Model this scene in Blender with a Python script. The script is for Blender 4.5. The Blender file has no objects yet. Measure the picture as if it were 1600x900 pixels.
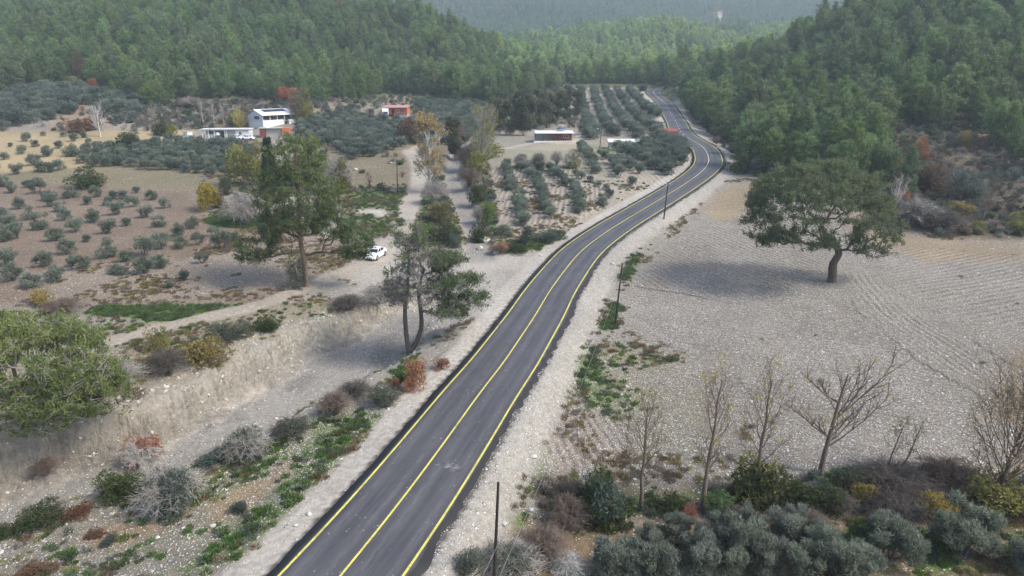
import bpy, math, random
import numpy as np
from mathutils import Vector

# ------------------------------------------------------------------ camera, sky, sun, exposure
SC = bpy.context.scene
COL = SC.collection
R = math.radians
CAM_H = 25.6
PITCH = R(17.0)
FPX = 1067.0                       # focal length in pixels of the 1600 px wide photograph
cam_d = bpy.data.cameras.new('camera')
cam_d.sensor_width = 36.0
cam_d.lens = 24.0
cam_d.clip_start = 0.5
cam_d.clip_end = 9000.0
cam = bpy.data.objects.new('camera', cam_d)
cam.location = (0, 0, CAM_H)
cam.rotation_euler = (R(90) - PITCH, 0, 0)
COL.objects.link(cam)
SC.camera = cam

SUN_EL, SUN_AZ = R(46), R(112)      # azimuth clockwise from +Y
world = bpy.data.worlds.new('World')
SC.world = world
world.use_nodes = True
wn = world.node_tree.nodes
wl = world.node_tree.links
bg = wn['Background']
sky = wn.new('ShaderNodeTexSky')
sky.sky_type = 'NISHITA'
sky.sun_disc = False
sky.sun_elevation = SUN_EL
sky.sun_rotation = SUN_AZ
sky.altitude = 300
sky.air_density = 1.0
sky.dust_density = 2.5
sky.ozone_density = 1.0
wl.new(sky.outputs[0], bg.inputs[0])
bg.inputs[1].default_value = 0.14
sun_d = bpy.data.lights.new('sun', 'SUN')
sun_d.energy = 2.1
sun_d.angle = R(14)
sun_d.color = (1.0, 0.95, 0.87)
sun = bpy.data.objects.new('sun', sun_d)
sd = Vector((math.sin(SUN_AZ) * math.cos(SUN_EL), math.cos(SUN_AZ) * math.cos(SUN_EL), math.sin(SUN_EL)))
sun.rotation_euler = sd.to_track_quat('Z', 'Y').to_euler()
sun.location = sd * 400
COL.objects.link(sun)
SC.view_settings.view_transform = 'Standard'
SC.view_settings.look = 'None'
SC.view_settings.gamma = 1.0
SC.view_settings.exposure = 1.18
SC.cycles.max_bounces = 7
SC.cycles.diffuse_bounces = 4
SC.cycles.glossy_bounces = 2
SC.cycles.transmission_bounces = 4
SC.cycles.volume_bounces = 1
SC.cycles.transparent_max_bounces = 8
SC.cycles.use_denoising = True
HAZE = 0.00026

# ------------------------------------------------------------------ numeric helpers
def nrm(a):
    return a / np.maximum(np.linalg.norm(a, axis=-1, keepdims=True), 1e-9)

def hsh(ix, iy, s=0):
    h = (ix.astype(np.int64) * 374761393 + iy.astype(np.int64) * 668265263 + s * 2147483647 * 31) & 0xffffffff
    h = ((h ^ (h >> 13)) * 1274126177) & 0xffffffff
    h = h ^ (h >> 16)
    return (h & 0xffff) / 65535.0

def vnoise(x, y, sc=1.0, s=0, oct=3):
    """value noise, about -1..1"""
    x = np.asarray(x, float); y = np.asarray(y, float)
    out = 0; a = 1.0; tot = 0; f = 1.0 / sc
    for o in range(oct):
        X = x * f + 17.3 * o; Y = y * f - 9.1 * o
        ix = np.floor(X); iy = np.floor(Y)
        fx = X - ix; fy = Y - iy
        fx = fx * fx * (3 - 2 * fx); fy = fy * fy * (3 - 2 * fy)
        a00 = hsh(ix, iy, s + o); a10 = hsh(ix + 1, iy, s + o); a01 = hsh(ix, iy + 1, s + o); a11 = hsh(ix + 1, iy + 1, s + o)
        v = (a00 * (1 - fx) + a10 * fx) * (1 - fy) + (a01 * (1 - fx) + a11 * fx) * fy
        out = out + a * (v * 2 - 1); tot += a; a *= 0.5; f *= 2.03
    return out / tot

def sstep(a, b, x):
    t = np.clip((x - a) / (b - a), 0, 1)
    return t * t * (3 - 2 * t)

CT, ST = math.cos(PITCH), math.sin(PITCH)
def ray(px, py):
    """direction of a photograph pixel, scaled to unit depth along the view axis"""
    t = (np.asarray(py, float) - 450) / FPX
    u = (np.asarray(px, float) - 800) / FPX
    return u, CT - t * ST, -(ST + t * CT)

def on_h(px, py, h):
    u, v, w = ray(px, py)
    z = (h - CAM_H) / w
    return u * z, v * z

def on_z(px, py, z):
    u, v, w = ray(px, py)
    return u * z, v * z, CAM_H + w * z

def poly_near(x, y, P):
    """nearest point on polyline P (n,k>=2): distance, signed side (+ = left), param, interpolated extra columns"""
    x = x.ravel(); y = y.ravel()
    best = np.full(x.shape, 1e18); side = np.zeros_like(x); par = np.zeros_like(x)
    for i in range(len(P) - 1):
        ax, ay = P[i, 0], P[i, 1]; bx, by = P[i + 1, 0], P[i + 1, 1]
        dx, dy = bx - ax, by - ay
        L2 = dx * dx + dy * dy + 1e-12
        t = np.clip(((x - ax) * dx + (y - ay) * dy) / L2, 0, 1)
        ex = x - (ax + t * dx); ey = y - (ay + t * dy)
        d2 = ex * ex + ey * ey
        m = d2 < best
        best[m] = d2[m]; par[m] = i + t[m]
        side[m] = (dx * ey - dy * ex)[m]
    i = np.minimum(par.astype(int), len(P) - 2); t = (par - i)[:, None]
    ex = P[i, 2:] * (1 - t) + P[i + 1, 2:] * t
    return np.sqrt(best), np.sign(side), par, ex

def catmull(P, n=8):
    P = np.asarray(P, float)
    Q = np.vstack([2 * P[0] - P[1], P, 2 * P[-1] - P[-2]])
    out = []
    for i in range(1, len(Q) - 2):
        p0, p1, p2, p3 = Q[i - 1], Q[i], Q[i + 1], Q[i + 2]
        for k in range(n):
            t = k / n
            out.append(0.5 * (2 * p1 + (p2 - p0) * t + (2 * p0 - 5 * p1 + 4 * p2 - p3) * t * t + (3 * p1 - p0 - 3 * p2 + p3) * t ** 3))
    out.append(Q[-2])
    return np.array(out)

# ------------------------------------------------------------------ road centreline (photo px, px, height)
ROADPX = [(330, 1150, 0), (440, 1010, 0), (532, 900, 0), (613, 800, 0), (688, 700, 0), (757, 604, 0), (783, 572, 0), (819.4, 518, 0), (838.9, 489, 0),
          (862, 450, 0), (900.5, 400, .2), (926, 377.5, .6), (962.5, 352.5, 1.2), (1000, 330, 2.0), (1050, 300, 3.2), (1078, 282, 4.4), (1096, 268.5, 5.4),
          (1106.2, 257, 6.3), (1107.5, 247.4, 7.0), (1101, 232, 7.9), (1085.5, 221, 8.6), (1071.5, 213.4, 9.2), (1063, 204, 9.9),
          (1056.7, 190.7, 11.2), (1047.2, 175.6, 13.2), (1038, 160.5, 15.6), (1028.5, 152, 17.3), (1021.5, 145.5, 19.0),
          (1023.5, 140.6, 20.2), (1037, 137, 21.3), (1062, 134.6, 22.2), (1100, 133, 23.2)]
rp = []
for a, b, h in ROADPX:
    X, Y = on_h(a, b, h)
    rp.append((X, Y, h))
ROAD = catmull(rp, 6)
# even resampling and light smoothing
def resample(P, step):
    d = np.r_[0, np.cumsum(np.linalg.norm(np.diff(P[:, :2], axis=0), axis=1))]
    s = np.arange(0, d[-1], step)
    return np.stack([np.interp(s, d, P[:, k]) for k in range(P.shape[1])], 1)
ROAD = resample(ROAD, 1.5)
for _ in range(6):
    ROAD[1:-1] = 0.25 * ROAD[:-2] + 0.5 * ROAD[1:-1] + 0.25 * ROAD[2:]

# ------------------------------------------------------------------ base terrain: thin-plate spline through surveyed points
ctl = []
for a, b, h in [(0, 890, -1.3), (200, 850, -1.1), (400, 880, -.6), (380, 720, -1.0), (150, 800, -1.2), (-300, 880, -1.5), (560, 640, -.6),
                (30, 672, -.3), (250, 594, 0), (390, 535, 0), (540, 485, 0), (640, 553, -.9), (300, 480, 0), (600, 470, -.2),
                (0, 450, .8), (300, 420, .8), (480, 445, .4), (-200, 560, 0), (200, 520, 0),
                (700, 440, -.1), (620, 400, .4), (820, 400, 0), (740, 395, .5), (800, 380, .9),
                (961, 508, -1.5), (900, 600, -1.6), (850, 700, -1.8), (1000, 600, -1.6), (1100, 520, -1.4), (1300, 440, -.3), (1500, 500, -.8),
                (1600, 600, -1.4), (1300, 620, -1.7), (900, 800, -2.2), (1100, 760, -2.2), (1400, 760, -2.2), (1600, 760, -2.2),
                (1100, 880, -3.0), (1500, 880, -3.0), (1800, 880, -3), (800, 900, -2.2), (1900, 500, -.5), (1060, 390, -.6), (1150, 320, 1.6)]:
    X, Y = on_h(a, b, h); ctl.append((X, Y, h))
for a, b, z, cut in [(0, 300, 150, 0), (300, 290, 155, 0), (560, 290, 152, 0), (-300, 300, 160, 0),
                     (0, 215, 205, 0), (200, 215, 205, 0), (415, 203, 228, 0), (310, 212, 222, 0), (-250, 215, 215, 0),
                     (620, 184, 258, 0), (560, 250, 178, 0), (640, 205, 228, 0), (500, 230, 195, 0), (700, 230, 196, 0),
                     (760, 200, 235, 0), (865, 219, 206, 0), (975, 228, 190, 0), (800, 245, 174, 0), (780, 360, 113, 0), (740, 300, 139, 0),
                     (920, 300, 141, 0), (950, 140, 395, 0), (920, 170, 300, 0), (980, 200, 236, 0), (980, 160, 320, 0),
                     # foot and slopes of the left hill
                     (0, 168, 238, 0), (150, 150, 262, 2), (300, 165, 262, 0), (450, 166, 262, 0), (560, 158, 285, 0), (700, 160, 300, 0), (820, 140, 350, 3),
                     (0, 80, 300, 8), (200, 70, 320, 8), (400, 80, 335, 8), (600, 90, 370, 8), (750, 110, 385, 7),
                     (0, 0, 390, 9), (200, 0, 400, 9), (400, 0, 410, 9), (560, 20, 430, 9), (640, 12, 445, 9), (740, 55, 440, 9), (840, 100, 425, 8), (900, 122, 420, 4),
                     (-400, 90, 330, 8), (-400, 0, 430, 9),
                     # right hill
                     (1140, 200, 245, 0), (1150, 160, 305, 4), (1170, 262, 158, 0), (1230, 292, 138, 0), (1400, 352, 114, 0), (1500, 372, 106, 0), (1620, 378, 103, 0),
                     (1900, 370, 100, 0), (1240, 200, 190, 7), (1400, 250, 142, 3), (1560, 260, 132, 5), (1400, 160, 178, 8), (1560, 150, 168, 8),
                     (1200, 120, 260, 8), (1400, 70, 235, 9), (1600, 60, 210, 9), (1125, 108, 345, 8), (1250, 57, 300, 9), (1400, 2, 280, 9), (1600, -40, 265, 9),
                     (1900, 100, 190, 8), (1900, -60, 260, 8),
                     # the bright hill and the mountain behind
                     (880, 118, 500, 4), (960, 122, 500, 4), (1060, 118, 520, 5), (1150, 100, 560, 8),
                     (860, 70, 700, 9), (960, 40, 730, 9), (1060, 38, 720, 9), (1130, 60, 700, 9), (1180, 74, 690, 9), (760, 60, 800, 9),
                     (700, 10, 1150, 9), (850, -20, 1250, 9), (1000, -10, 1250, 9), (1150, 5, 1200, 9), (1300, -5, 1200, 9), (1400, -10, 1250, 9),
                     (600, -60, 1300, 9), (1200, 45, 1000, 9)]:
    X, Y, h = on_z(a, b, z); ctl.append((X, Y, h - cut))
ctl += [(-60, 560, 32), (20, 640, 44), (100, 520, 26), (230, 480, 40), (330, 430, 60), (-350, 600, 95), (-700, 500, 130), (700, 500, 110), (500, 300, 85), (420, 150, 60),
        (-700, 200, 60), (300, 60, 8), (-300, 40, -1), (-600, 0, 10), (500, 0, 12), (60, 930, 70), (250, 950, 75), (-150, 950, 85),
        (-500, 1700, 290), (0, 1700, 260), (500, 1700, 280), (1100, 1700, 260), (-1100, 1700, 300), (1100, 900, 180), (-1100, 900, 190), (0, -60, -1), (200, -60, -3), (-200, -60, -2),
        (160, 700, 60), (320, 700, 75)]
for i in range(0, len(ROAD), 8):
    ctl.append(tuple(ROAD[i] - np.array([0, 0, .25])))
ctl = np.array(ctl)
def _U(d2):
    return 0.5 * d2 * np.log(d2 + 1e-9)
S_ = 100.0
A = ctl[:, :2] / S_
d2 = ((A[:, None] - A[None]) ** 2).sum(-1)
n_ = len(A)
K = np.zeros((n_ + 3, n_ + 3))
K[:n_, :n_] = _U(d2) + np.eye(n_) * 0.004
K[:n_, n_] = 1; K[:n_, n_ + 1:] = A; K[n_, :n_] = 1; K[n_ + 1:, :n_] = A.T
W_ = np.linalg.solve(K, np.r_[ctl[:, 2], 0, 0, 0])
def base_h(x, y):
    x = x / S_; y = y / S_
    out = W_[n_] + W_[n_ + 1] * x + W_[n_ + 2] * y
    for i in range(n_):
        out = out + W_[i] * _U((x - A[i, 0]) ** 2 + (y - A[i, 1]) ** 2)
    return out

# ravine: (px, py, bed height) + (depth, half width, cliff width)
RAV = []
for a, b, h, D, hw in [(-350, 960, -4.2, 4, 1.6), (-100, 838, -4.2, 4, 1.6), (0, 800, -4.1, 4, 1.6), (150, 742, -4, 4, 1.7), (300, 690, -4, 4, 2.0), (400, 645, -4, 4.0, 3.2),
                       (480, 598, -4, 3.9, 3.8), (548, 560, -3.7, 3.5, 3.6), (600, 528, -3, 2.7, 3.0), (640, 503, -2, 1.6, 2.6), (690, 480, -1, .7, 2.0), (725, 462, -.2, .0, 2.0)]:
    X, Y = on_h(a, b, h); RAV.append((X, Y, D, hw))
RAV = catmull(RAV, 4)
CH = []
for a, b, h, D, hw in [(752, 415, 0, .0, 1.2), (748, 392, 0, .6, 1.3), (741, 362, 0.9, 1.1, 1.4), (730, 335, 1.7, 1.2, 1.5), (720, 310, 2.6, 1.2, 1.5), (709, 284, 3.7, 1.2, 1.4), (708, 265, 4.4, 1.1, 1.2), (716, 240, 5.6, .9, 1.1), (720, 215, 7.5, .5, 1.)]:
    X, Y = on_h(a, b, h); CH.append((X, Y, D, hw))
CH = catmull(CH, 3)

ROAD_HW = 3.85
def terrain(x, y):
    shp = x.shape
    x = x.ravel(); y = y.ravel()
    h = base_h(x, y)
    far = sstep(150, 500, y)
    h = h + far * (vnoise(x, y, 90, 5, 3) * 9 + vnoise(x, y, 30, 6, 2) * 1.5)
    h = h + vnoise(x, y, 14, 7, 3) * 0.28 * (1 - far) + vnoise(x, y, 2.2, 8, 3) * 0.09 * (1 - sstep(60, 200, y))
    near = (np.abs(x) < 140) & (y < 240)
    xi, yi = x[near], y[near]
    bank = np.zeros_like(x); bed = np.zeros_like(x); cliff = np.zeros_like(x)
    d, sd_, par, ex = poly_near(xi, yi, RAV)
    wob = vnoise(xi, yi, 5, 11, 3) * 1.0 + vnoise(xi, yi, 1.3, 12, 3) * .45
    s = sd_ * d                                   # + = left of travel = the cliff side
    D, hw = ex[:, 0], ex[:, 1]
    su = s + wob * 1.0
    gul = np.abs(vnoise(xi, yi, 2.6, 19, 3))
    su = su - 1.3 * (1 - np.clip(gul * 1.5, 0, 1)) * sstep(.5, 3, D) + .5 * vnoise(xi, yi, 1.1, 25, 2)
    up = .20 * sstep(-1.8, .1, su - hw) + .68 * sstep(0, 1, (su - hw) / .75) + .12 * sstep(0, 1, (su - hw - .7) / (3.0 + vnoise(xi, yi, 9, 13)))
    lo = sstep(0, 1, (-s - hw + wob * .7) / 6.5)
    prof = np.where(s > 0, up, lo)
    endf = (par < len(RAV) - 1.01) | (d < hw + 3)
    carve = D * (1 - prof)
    carve = carve * np.where(prof > 0, 1 + 0.10 * vnoise(xi, yi, 1.1, 14, 3) * 4 * prof * (1 - prof), 1)
    bedi = (1 - sstep(.0, .25, prof)) * sstep(.5, 1.5, D)
    clf = np.where(s > 0, 1, .25) * 4 * prof * (1 - prof) * sstep(.4, 2, D)
    h[near] -= carve
    h[near] += clf * (vnoise(xi, yi, 1.5, 23, 3) * .60 + np.abs(vnoise(xi, yi, .9, 24, 2)) * .45)
    q_ = h[near] * 1.5 + vnoise(xi, yi, 3.5, 26, 3) * 1.3; fr = q_ - np.floor(q_)
    h[near] += clf * .42 * (sstep(.25, .75, fr) - fr)
    bed[near] = bedi; cliff[near] = np.clip(clf, 0, 1)
    d, sd_, par, ex = poly_near(xi, yi, CH)
    prof = sstep(0, 1, (d - ex[:, 1] + vnoise(xi, yi, 2, 15) * .3) / 1.6)
    h[near] -= ex[:, 0] * (1 - prof)
    bed[near] = np.maximum(bed[near], (1 - prof) * sstep(.0, .3, ex[:, 0]))
    # road bench
    m = (np.abs(x - 10) < 140) & (y > -5) & (y < 470)
    d, sd_, par, ex = poly_near(x[m], y[m], ROAD)
    zr = ex[:, 0] - 0.10
    s = sd_ * d
    hm = h[m]
    left_flat = ROAD_HW + 2.0 + 0.3 * vnoise(x[m], y[m], 5, 16)
    tl = sstep(0, 1, (s - left_flat) / 3.5)
    tr = sstep(0, 1, (-s - ROAD_HW - .15 + .5 * vnoise(x[m], y[m], 3, 17, 3)) / 3.4)
    t = np.where(s > 0, tl, tr)
    t = np.where(d < ROAD_HW + .2, 0, t)
    rough = vnoise(x[m], y[m], 1.0, 18, 3) * .14 * 4 * t * (1 - t)
    h[m] = zr * (1 - t) + hm * t + rough - 0.03
    rd = np.full_like(x, 999.0); rd[m] = s
    return [a.reshape(shp) for a in (h, rd, bed, cliff)]

# one sheet, graded spacing
def graded(a0, a1, fine, lo, hi, g):
    mid = list(np.arange(a0, a1 + 1e-6, fine))
    s = fine; v = mid[-1]; up = []
    while v < hi:
        s = min(s * g, 14); v += s; up.append(v)
    s = fine; v = mid[0]; dn = []
    while v > lo:
        s = min(s * g, 14); v -= s; dn.append(v)
    return np.array(dn[::-1] + mid + up)
GX = graded(-58, 40, .32, -1100, 1100, 1.035)
GY = graded(24, 112, .32, -40, 1750, 1.022)
MX, MY = np.meshgrid(GX, GY)
GH, GR, GBED, GCL = terrain(MX, MY)

def bil(G, x, y):
    x = np.asarray(x, float); y = np.asarray(y, float)
    i = np.clip(np.searchsorted(GX, x) - 1, 0, len(GX) - 2); j = np.clip(np.searchsorted(GY, y) - 1, 0, len(GY) - 2)
    u = np.clip((x - GX[i]) / (GX[i + 1] - GX[i]), 0, 1); v = np.clip((y - GY[j]) / (GY[j + 1] - GY[j]), 0, 1)
    return (G[j, i] * (1 - u) + G[j, i + 1] * u) * (1 - v) + (G[j + 1, i] * (1 - u) + G[j + 1, i + 1] * u) * v

def hgt(x, y):
    return bil(GH, x, y)

ZS = np.exp(np.linspace(math.log(22), math.log(2600), 1400))
def at(px, py):
    """first ground point seen through a photograph pixel"""
    u, v, w = ray(px, py)
    X = u * ZS; Y = v * ZS; Z = CAM_H + w * ZS
    g = Z - hgt(X, Y)
    k = np.argmax(g < 0)
    if not (g < 0).any():
        k = len(ZS) - 1
    k = max(k, 1)
    t = g[k - 1] / (g[k - 1] - g[k] + 1e-9)
    z = ZS[k - 1] + t * (ZS[k] - ZS[k - 1])
    return np.array([u * z, v * z, CAM_H + w * z])

def depth_of(x, y, h):
    return y * CT - (h - CAM_H) * ST
def to_px(x, y, h):
    z = depth_of(x, y, h)
    upc = y * ST + (h - CAM_H) * CT
    return 800 + FPX * x / z, 450 - FPX * upc / z

def wpoly(pts):
    """photo polygon -> ground polygon"""
    out = []
    n = len(pts)
    for i in range(n):
        a = pts[i]; b = pts[(i + 1) % n]
        for k in range(3):
            t = k / 3
            out.append(at(a[0] + (b[0] - a[0]) * t, a[1] + (b[1] - a[1]) * t)[:2])
    return np.array(out)

def inside(x, y, P):
    c = np.zeros(x.shape, bool)
    n = len(P)
    for i in range(n):
        x0, y0 = P[i]; x1, y1 = P[(i + 1) % n]
        if y0 == y1: continue
        m = ((y0 > y) != (y1 > y)) & (x < (x1 - x0) * (y - y0) / (y1 - y0) + x0)
        c ^= m
    return c

def sdist(x, y, P):
    """signed distance, + inside"""
    Q = np.vstack([P, P[:1]])
    d = poly_near(x, y, Q)[0]
    return np.where(inside(x, y, P), d, -d)
# ------------------------------------------------------------------ object helpers
def tag(o, label=None, cat=None, group=None, kind=None):
    if label: o['label'] = label
    if cat: o['category'] = cat
    if group: o['group'] = group
    if kind: o['kind'] = kind
    return o

def obj(name, me, parent=None, loc=None, rz=None):
    o = bpy.data.objects.new(name, me)
    COL.objects.link(o)
    if parent is not None: o.parent = parent
    if loc is not None: o.location = loc
    if rz is not None: o.rotation_euler = (0, 0, rz)
    return o

def empty(name, loc=(0, 0, 0), rz=0):
    o = bpy.data.objects.new(name, None)
    o.empty_display_size = 0.3
    o.location = loc; o.rotation_euler = (0, 0, rz)
    COL.objects.link(o)
    return o

def copy_tree(o, parent=None):
    c = o.copy(); COL.objects.link(c)
    if parent is not None: c.parent = parent
    for ch in o.children: copy_tree(ch, c)
    return c

def mesh_np(name, V, F, mats, attrs=None, mi=None, smooth=False, cattr=None):
    """V (n,3); F list of arrays (m,3)/(m,4); attrs: dict of per-vertex floats"""
    me = bpy.data.meshes.new(name)
    if not isinstance(F, (list, tuple)): F = [F]
    F = [f for f in F if len(f)]
    V = np.asarray(V, np.float32)
    me.vertices.add(len(V)); me.vertices.foreach_set('co', V.ravel())
    li = np.concatenate([f.ravel() for f in F]).astype(np.int32)
    tot = np.concatenate([np.full(len(f), f.shape[1]) for f in F]).astype(np.int32)
    st = np.r_[0, np.cumsum(tot)[:-1]].astype(np.int32)
    me.loops.add(len(li)); me.loops.foreach_set('vertex_index', li)
    me.polygons.add(len(tot)); me.polygons.foreach_set('loop_start', st); me.polygons.foreach_set('loop_total', tot)
    if mi is not None: me.polygons.foreach_set('material_index', np.asarray(mi, np.int32))
    me.polygons.foreach_set('use_smooth', np.full(len(tot), bool(smooth)))
    me.update(calc_edges=True)
    for m in (mats if isinstance(mats, (list, tuple)) else [mats]): me.materials.append(m)
    for k, v in (attrs or {}).items():
        a = me.attributes.new(k, 'FLOAT', 'POINT'); a.data.foreach_set('value', np.asarray(v, np.float32).ravel())
    for k, v in (cattr or {}).items():
        a = me.attributes.new(k, 'FLOAT_COLOR', 'POINT')
        a.data.foreach_set('color', np.c_[v, np.ones(len(v))].astype(np.float32).ravel())
    return me

class NT:
    """tiny node-tree builder"""
    def __init__(s, name):
        s.m = bpy.data.materials.new(name); s.m.use_nodes = True
        s.t = s.m.node_tree; s.n = s.t.nodes; s.l = s.t.links
        s.b = s.n['Principled BSDF']; s.out = s.n['Material Output']
        s.b.inputs['Specular IOR Level'].default_value = 0.2
    def set(s, sock, v):
        if hasattr(v, 'is_output') or isinstance(v, bpy.types.NodeSocket): s.l.new(v, sock)
        elif isinstance(v, (tuple, list)) and len(v) == 3 and sock.type == 'RGBA': sock.default_value = (*v, 1)
        else: sock.default_value = v
    def add(s, t, ins=None, **kw):
        nd = s.n.new(t)
        for k, v in kw.items(): setattr(nd, k, v)
        for k, v in (ins or {}).items(): s.set(nd.inputs[k], v)
        return nd
    def math(s, op, a, b=0.0, c=None, clamp=False):
        nd = s.add('ShaderNodeMath', {0: a, 1: b}, operation=op, use_clamp=clamp)
        if c is not None: s.set(nd.inputs[2], c)
        return nd.outputs[0]
    def mix(s, f, a, b, mode='MIX'):
        nd = s.n.new('ShaderNodeMix'); nd.data_type = 'RGBA'; nd.blend_type = mode
        s.set(nd.inputs[0], f); s.set(nd.inputs[6], a); s.set(nd.inputs[7], b)
        return nd.outputs[2]
    def noise(s, sc, vec=None, det=3, rough=.55, out=0):
        nd = s.add('ShaderNodeTexNoise', {'Scale': sc, 'Detail': det, 'Roughness': rough})
        if vec is not None: s.l.new(vec, nd.inputs['Vector'])
        return nd.outputs[out]
    def ramp(s, f, lo, hi, a=0., b=1.):
        return s.add('ShaderNodeMapRange', {0: f, 1: lo, 2: hi, 3: a, 4: b}).outputs[0]
    def attr(s, name, out=2):
        return s.add('ShaderNodeAttribute', attribute_name=name).outputs[out]
    def bump(s, h, strength=.5, dist=.1, normal=None):
        nd = s.add('ShaderNodeBump', {'Height': h, 'Strength': strength, 'Distance': dist})
        if normal is not None: s.l.new(normal, nd.inputs['Normal'])
        s.l.new(nd.outputs[0], s.b.inputs['Normal']); return nd.outputs[0]
    def color(s, v, rough=.9):
        s.set(s.b.inputs['Base Color'], v); s.set(s.b.inputs['Roughness'], rough); return s.m

def plain(name, col, rough=.7, var=.12, sc=3.0, metal=0.0):
    t = NT(name)
    co = t.add('ShaderNodeTexCoord').outputs['Object']
    n = t.noise(sc, co, 4)
    c = t.mix(t.ramp(n, .3, .7), tuple(x * (1 - var) for x in col), tuple(min(1, x * (1 + var)) for x in col))
    n2 = t.noise(sc * 8, co, 2)
    c = t.mix(t.ramp(n2, .45, .8, 0, .35), c, tuple(x * .6 for x in col))
    t.b.inputs['Metallic'].default_value = metal
    return t.color(c, rough)

# ------------------------------------------------------------------ ground zones
fx, fy = MX.ravel(), MY.ravel()
N = len(fx)
FH = GH.ravel(); FR = GR.ravel(); FBED = GBED.ravel(); FCL = GCL.ravel()
gcol = np.tile(np.array([.265, .248, .215]), (N, 1))
stone = np.full(N, .42); green = np.full(N, .12); furm = np.zeros(N); furu = np.zeros(N)
n_a = vnoise(fx, fy, 9, 31, 4); n_b = vnoise(fx, fy, 3, 32, 3); n_c = vnoise(fx, fy, 30, 33, 3)
def zone(pts, soft=1.5, wob=1.0, world=False):
    P = np.asarray(pts, float) if world else wpoly(pts)
    lo = P.min(0) - soft - wob - 2; hi = P.max(0) + soft + wob + 2
    idx = np.nonzero((fx > lo[0]) & (fx < hi[0]) & (fy > lo[1]) & (fy < hi[1]))[0]
    d = sdist(fx[idx], fy[idx], P) + wob * n_b[idx] + wob * .7 * n_a[idx]
    return idx, sstep(-soft, soft, d)
def paint(z, c=None, st=None, gr=None, k=1.0):
    idx, m = z
    m = m * k
    if c is not None: gcol[idx] = gcol[idx] * (1 - m[:, None]) + np.array(c) * m[:, None]
    if st is not None: stone[idx] = stone[idx] * (1 - m) + st * m
    if gr is not None: green[idx] = green[idx] * (1 - m) + gr * m
TRK = []
def line_zone(pts, w, soft=.6, wob=.4):
    P = np.array([at(a, b)[:2] for a, b in pts]); TRK.append((P, w))
    P = catmull(P, 5)
    lo = P.min(0) - w - soft - 3; hi = P.max(0) + w + soft + 3
    idx = np.nonzero((fx > lo[0]) & (fx < hi[0]) & (fy > lo[1]) & (fy < hi[1]))[0]
    d = w - poly_near(fx[idx], fy[idx], P)[0] + wob * n_b[idx]
    return idx, sstep(-soft, soft, d)

# forest floor everywhere far, then the cleared valley
ff = sstep(0, 1, (n_a + .6)) 
hillm = sstep(225, 300, fy + n_a * 8)
gcol[:] = gcol * (1 - hillm[:, None]) + (np.array([.085, .08, .05]) * (1 - .4 * ff[:, None]) + np.array([.12, .10, .07]) * .4 * ff[:, None]) * hillm[:, None]
stone[:] = stone * (1 - hillm) + .03 * hillm; green[:] = green * (1 - hillm) + .5 * hillm
# right hill forest floor
paint(zone([(1140, 130), (1125, 190), (1165, 262), (1200, 288), (1290, 298), (1400, 350), (1470, 374), (1620, 378), (2400, 380), (2400, -30), (1400, -30), (1200, 80)], 2, 1.5), (.105, .088, .06), .10, .22)
# valley floor orchards
paint(zone([(880, 138), (1012, 136), (1045, 190), (1075, 250), (1060, 290), (940, 345), (860, 370), (770, 370), (755, 250), (850, 215), (880, 180)], 3, 2), (.295, .268, .225), .34, .22)
# middle grove, weedy ground under the trees
paint(zone([(440, 170), (560, 160), (700, 165), (740, 200), (720, 232), (640, 232), (560, 262), (480, 240)], 3, 2), (.20, .17, .12), .1, .35)
paint(zone([(440, 165), (660, 148), (660, 168), (560, 185), (450, 190)], 2, 2), (.25, .215, .165), .3, .25)
paint(zone([(270, 175), (380, 160), (470, 165), (470, 190), (400, 200), (290, 205)], 2, 2), (.165, .135, .10), .12, .35)
paint(zone([(120, 150), (160, 130), (175, 200), (110, 210), (60, 215)], 2, 2), (.26, .20, .145), .2, .2)
paint(zone([(500, 250), (640, 232), (650, 300), (620, 345), (540, 340)], 2, 1.5), (.225, .175, .13), .22, .42)
# yellow dry grass field
paint(zone([(-300, 215), (0, 205), (180, 203), (300, 204), (290, 222), (180, 235), (140, 265), (0, 285), (-300, 300)], 2.5, 2), (.38, .31, .19), .05, .10)
paint(zone([(150, 225), (400, 212), (420, 290), (300, 285), (130, 285)], 2, 1.5), (.16, .14, .10), .08, .35)
paint(zone([(-300, 288), (130, 262), (300, 268), (430, 280), (430, 305), (300, 300), (120, 290), (-300, 305)], 2, 1.5), (.22, .185, .13), .12, .4)
# reddish ploughed field
paint(zone([(-500, 305), (0, 285), (120, 288), (300, 300), (330, 345), (440, 355), (560, 385), (560, 400), (540, 425), (400, 480), (120, 478), (-500, 480)], 2, 1.2), (.20, .153, .115), .20, .08)
paint(zone([(150, 420), (420, 385), (540, 400), (530, 425), (420, 465), (120, 480), (40, 470)], 3, 2), (.235, .195, .155), .42, .12)
paint(zone([(0, 430), (250, 405), (330, 395), (480, 372), (560, 385), (480, 410), (250, 440), (100, 450)], 2.5, 2.5), (.27, .225, .18), .50, .08, .6)
# left strip between track and ravine
paint(zone([(100, 520), (250, 490), (430, 470), (520, 470), (600, 470), (540, 492), (430, 508), (330, 560), (250, 590), (110, 640), (-300, 640), (-300, 520)], 1.5, 1.2), (.24, .21, .15), .25, .35)
# open gravelly yard round the junction
paint(zone([(560, 385), (620, 345), (655, 350), (700, 385), (830, 392), (850, 410), (800, 450), (745, 500), (700, 520), (660, 500), (600, 480), (540, 470)], 2, 1.5), (.36, .343, .315), .40, .05)
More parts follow.
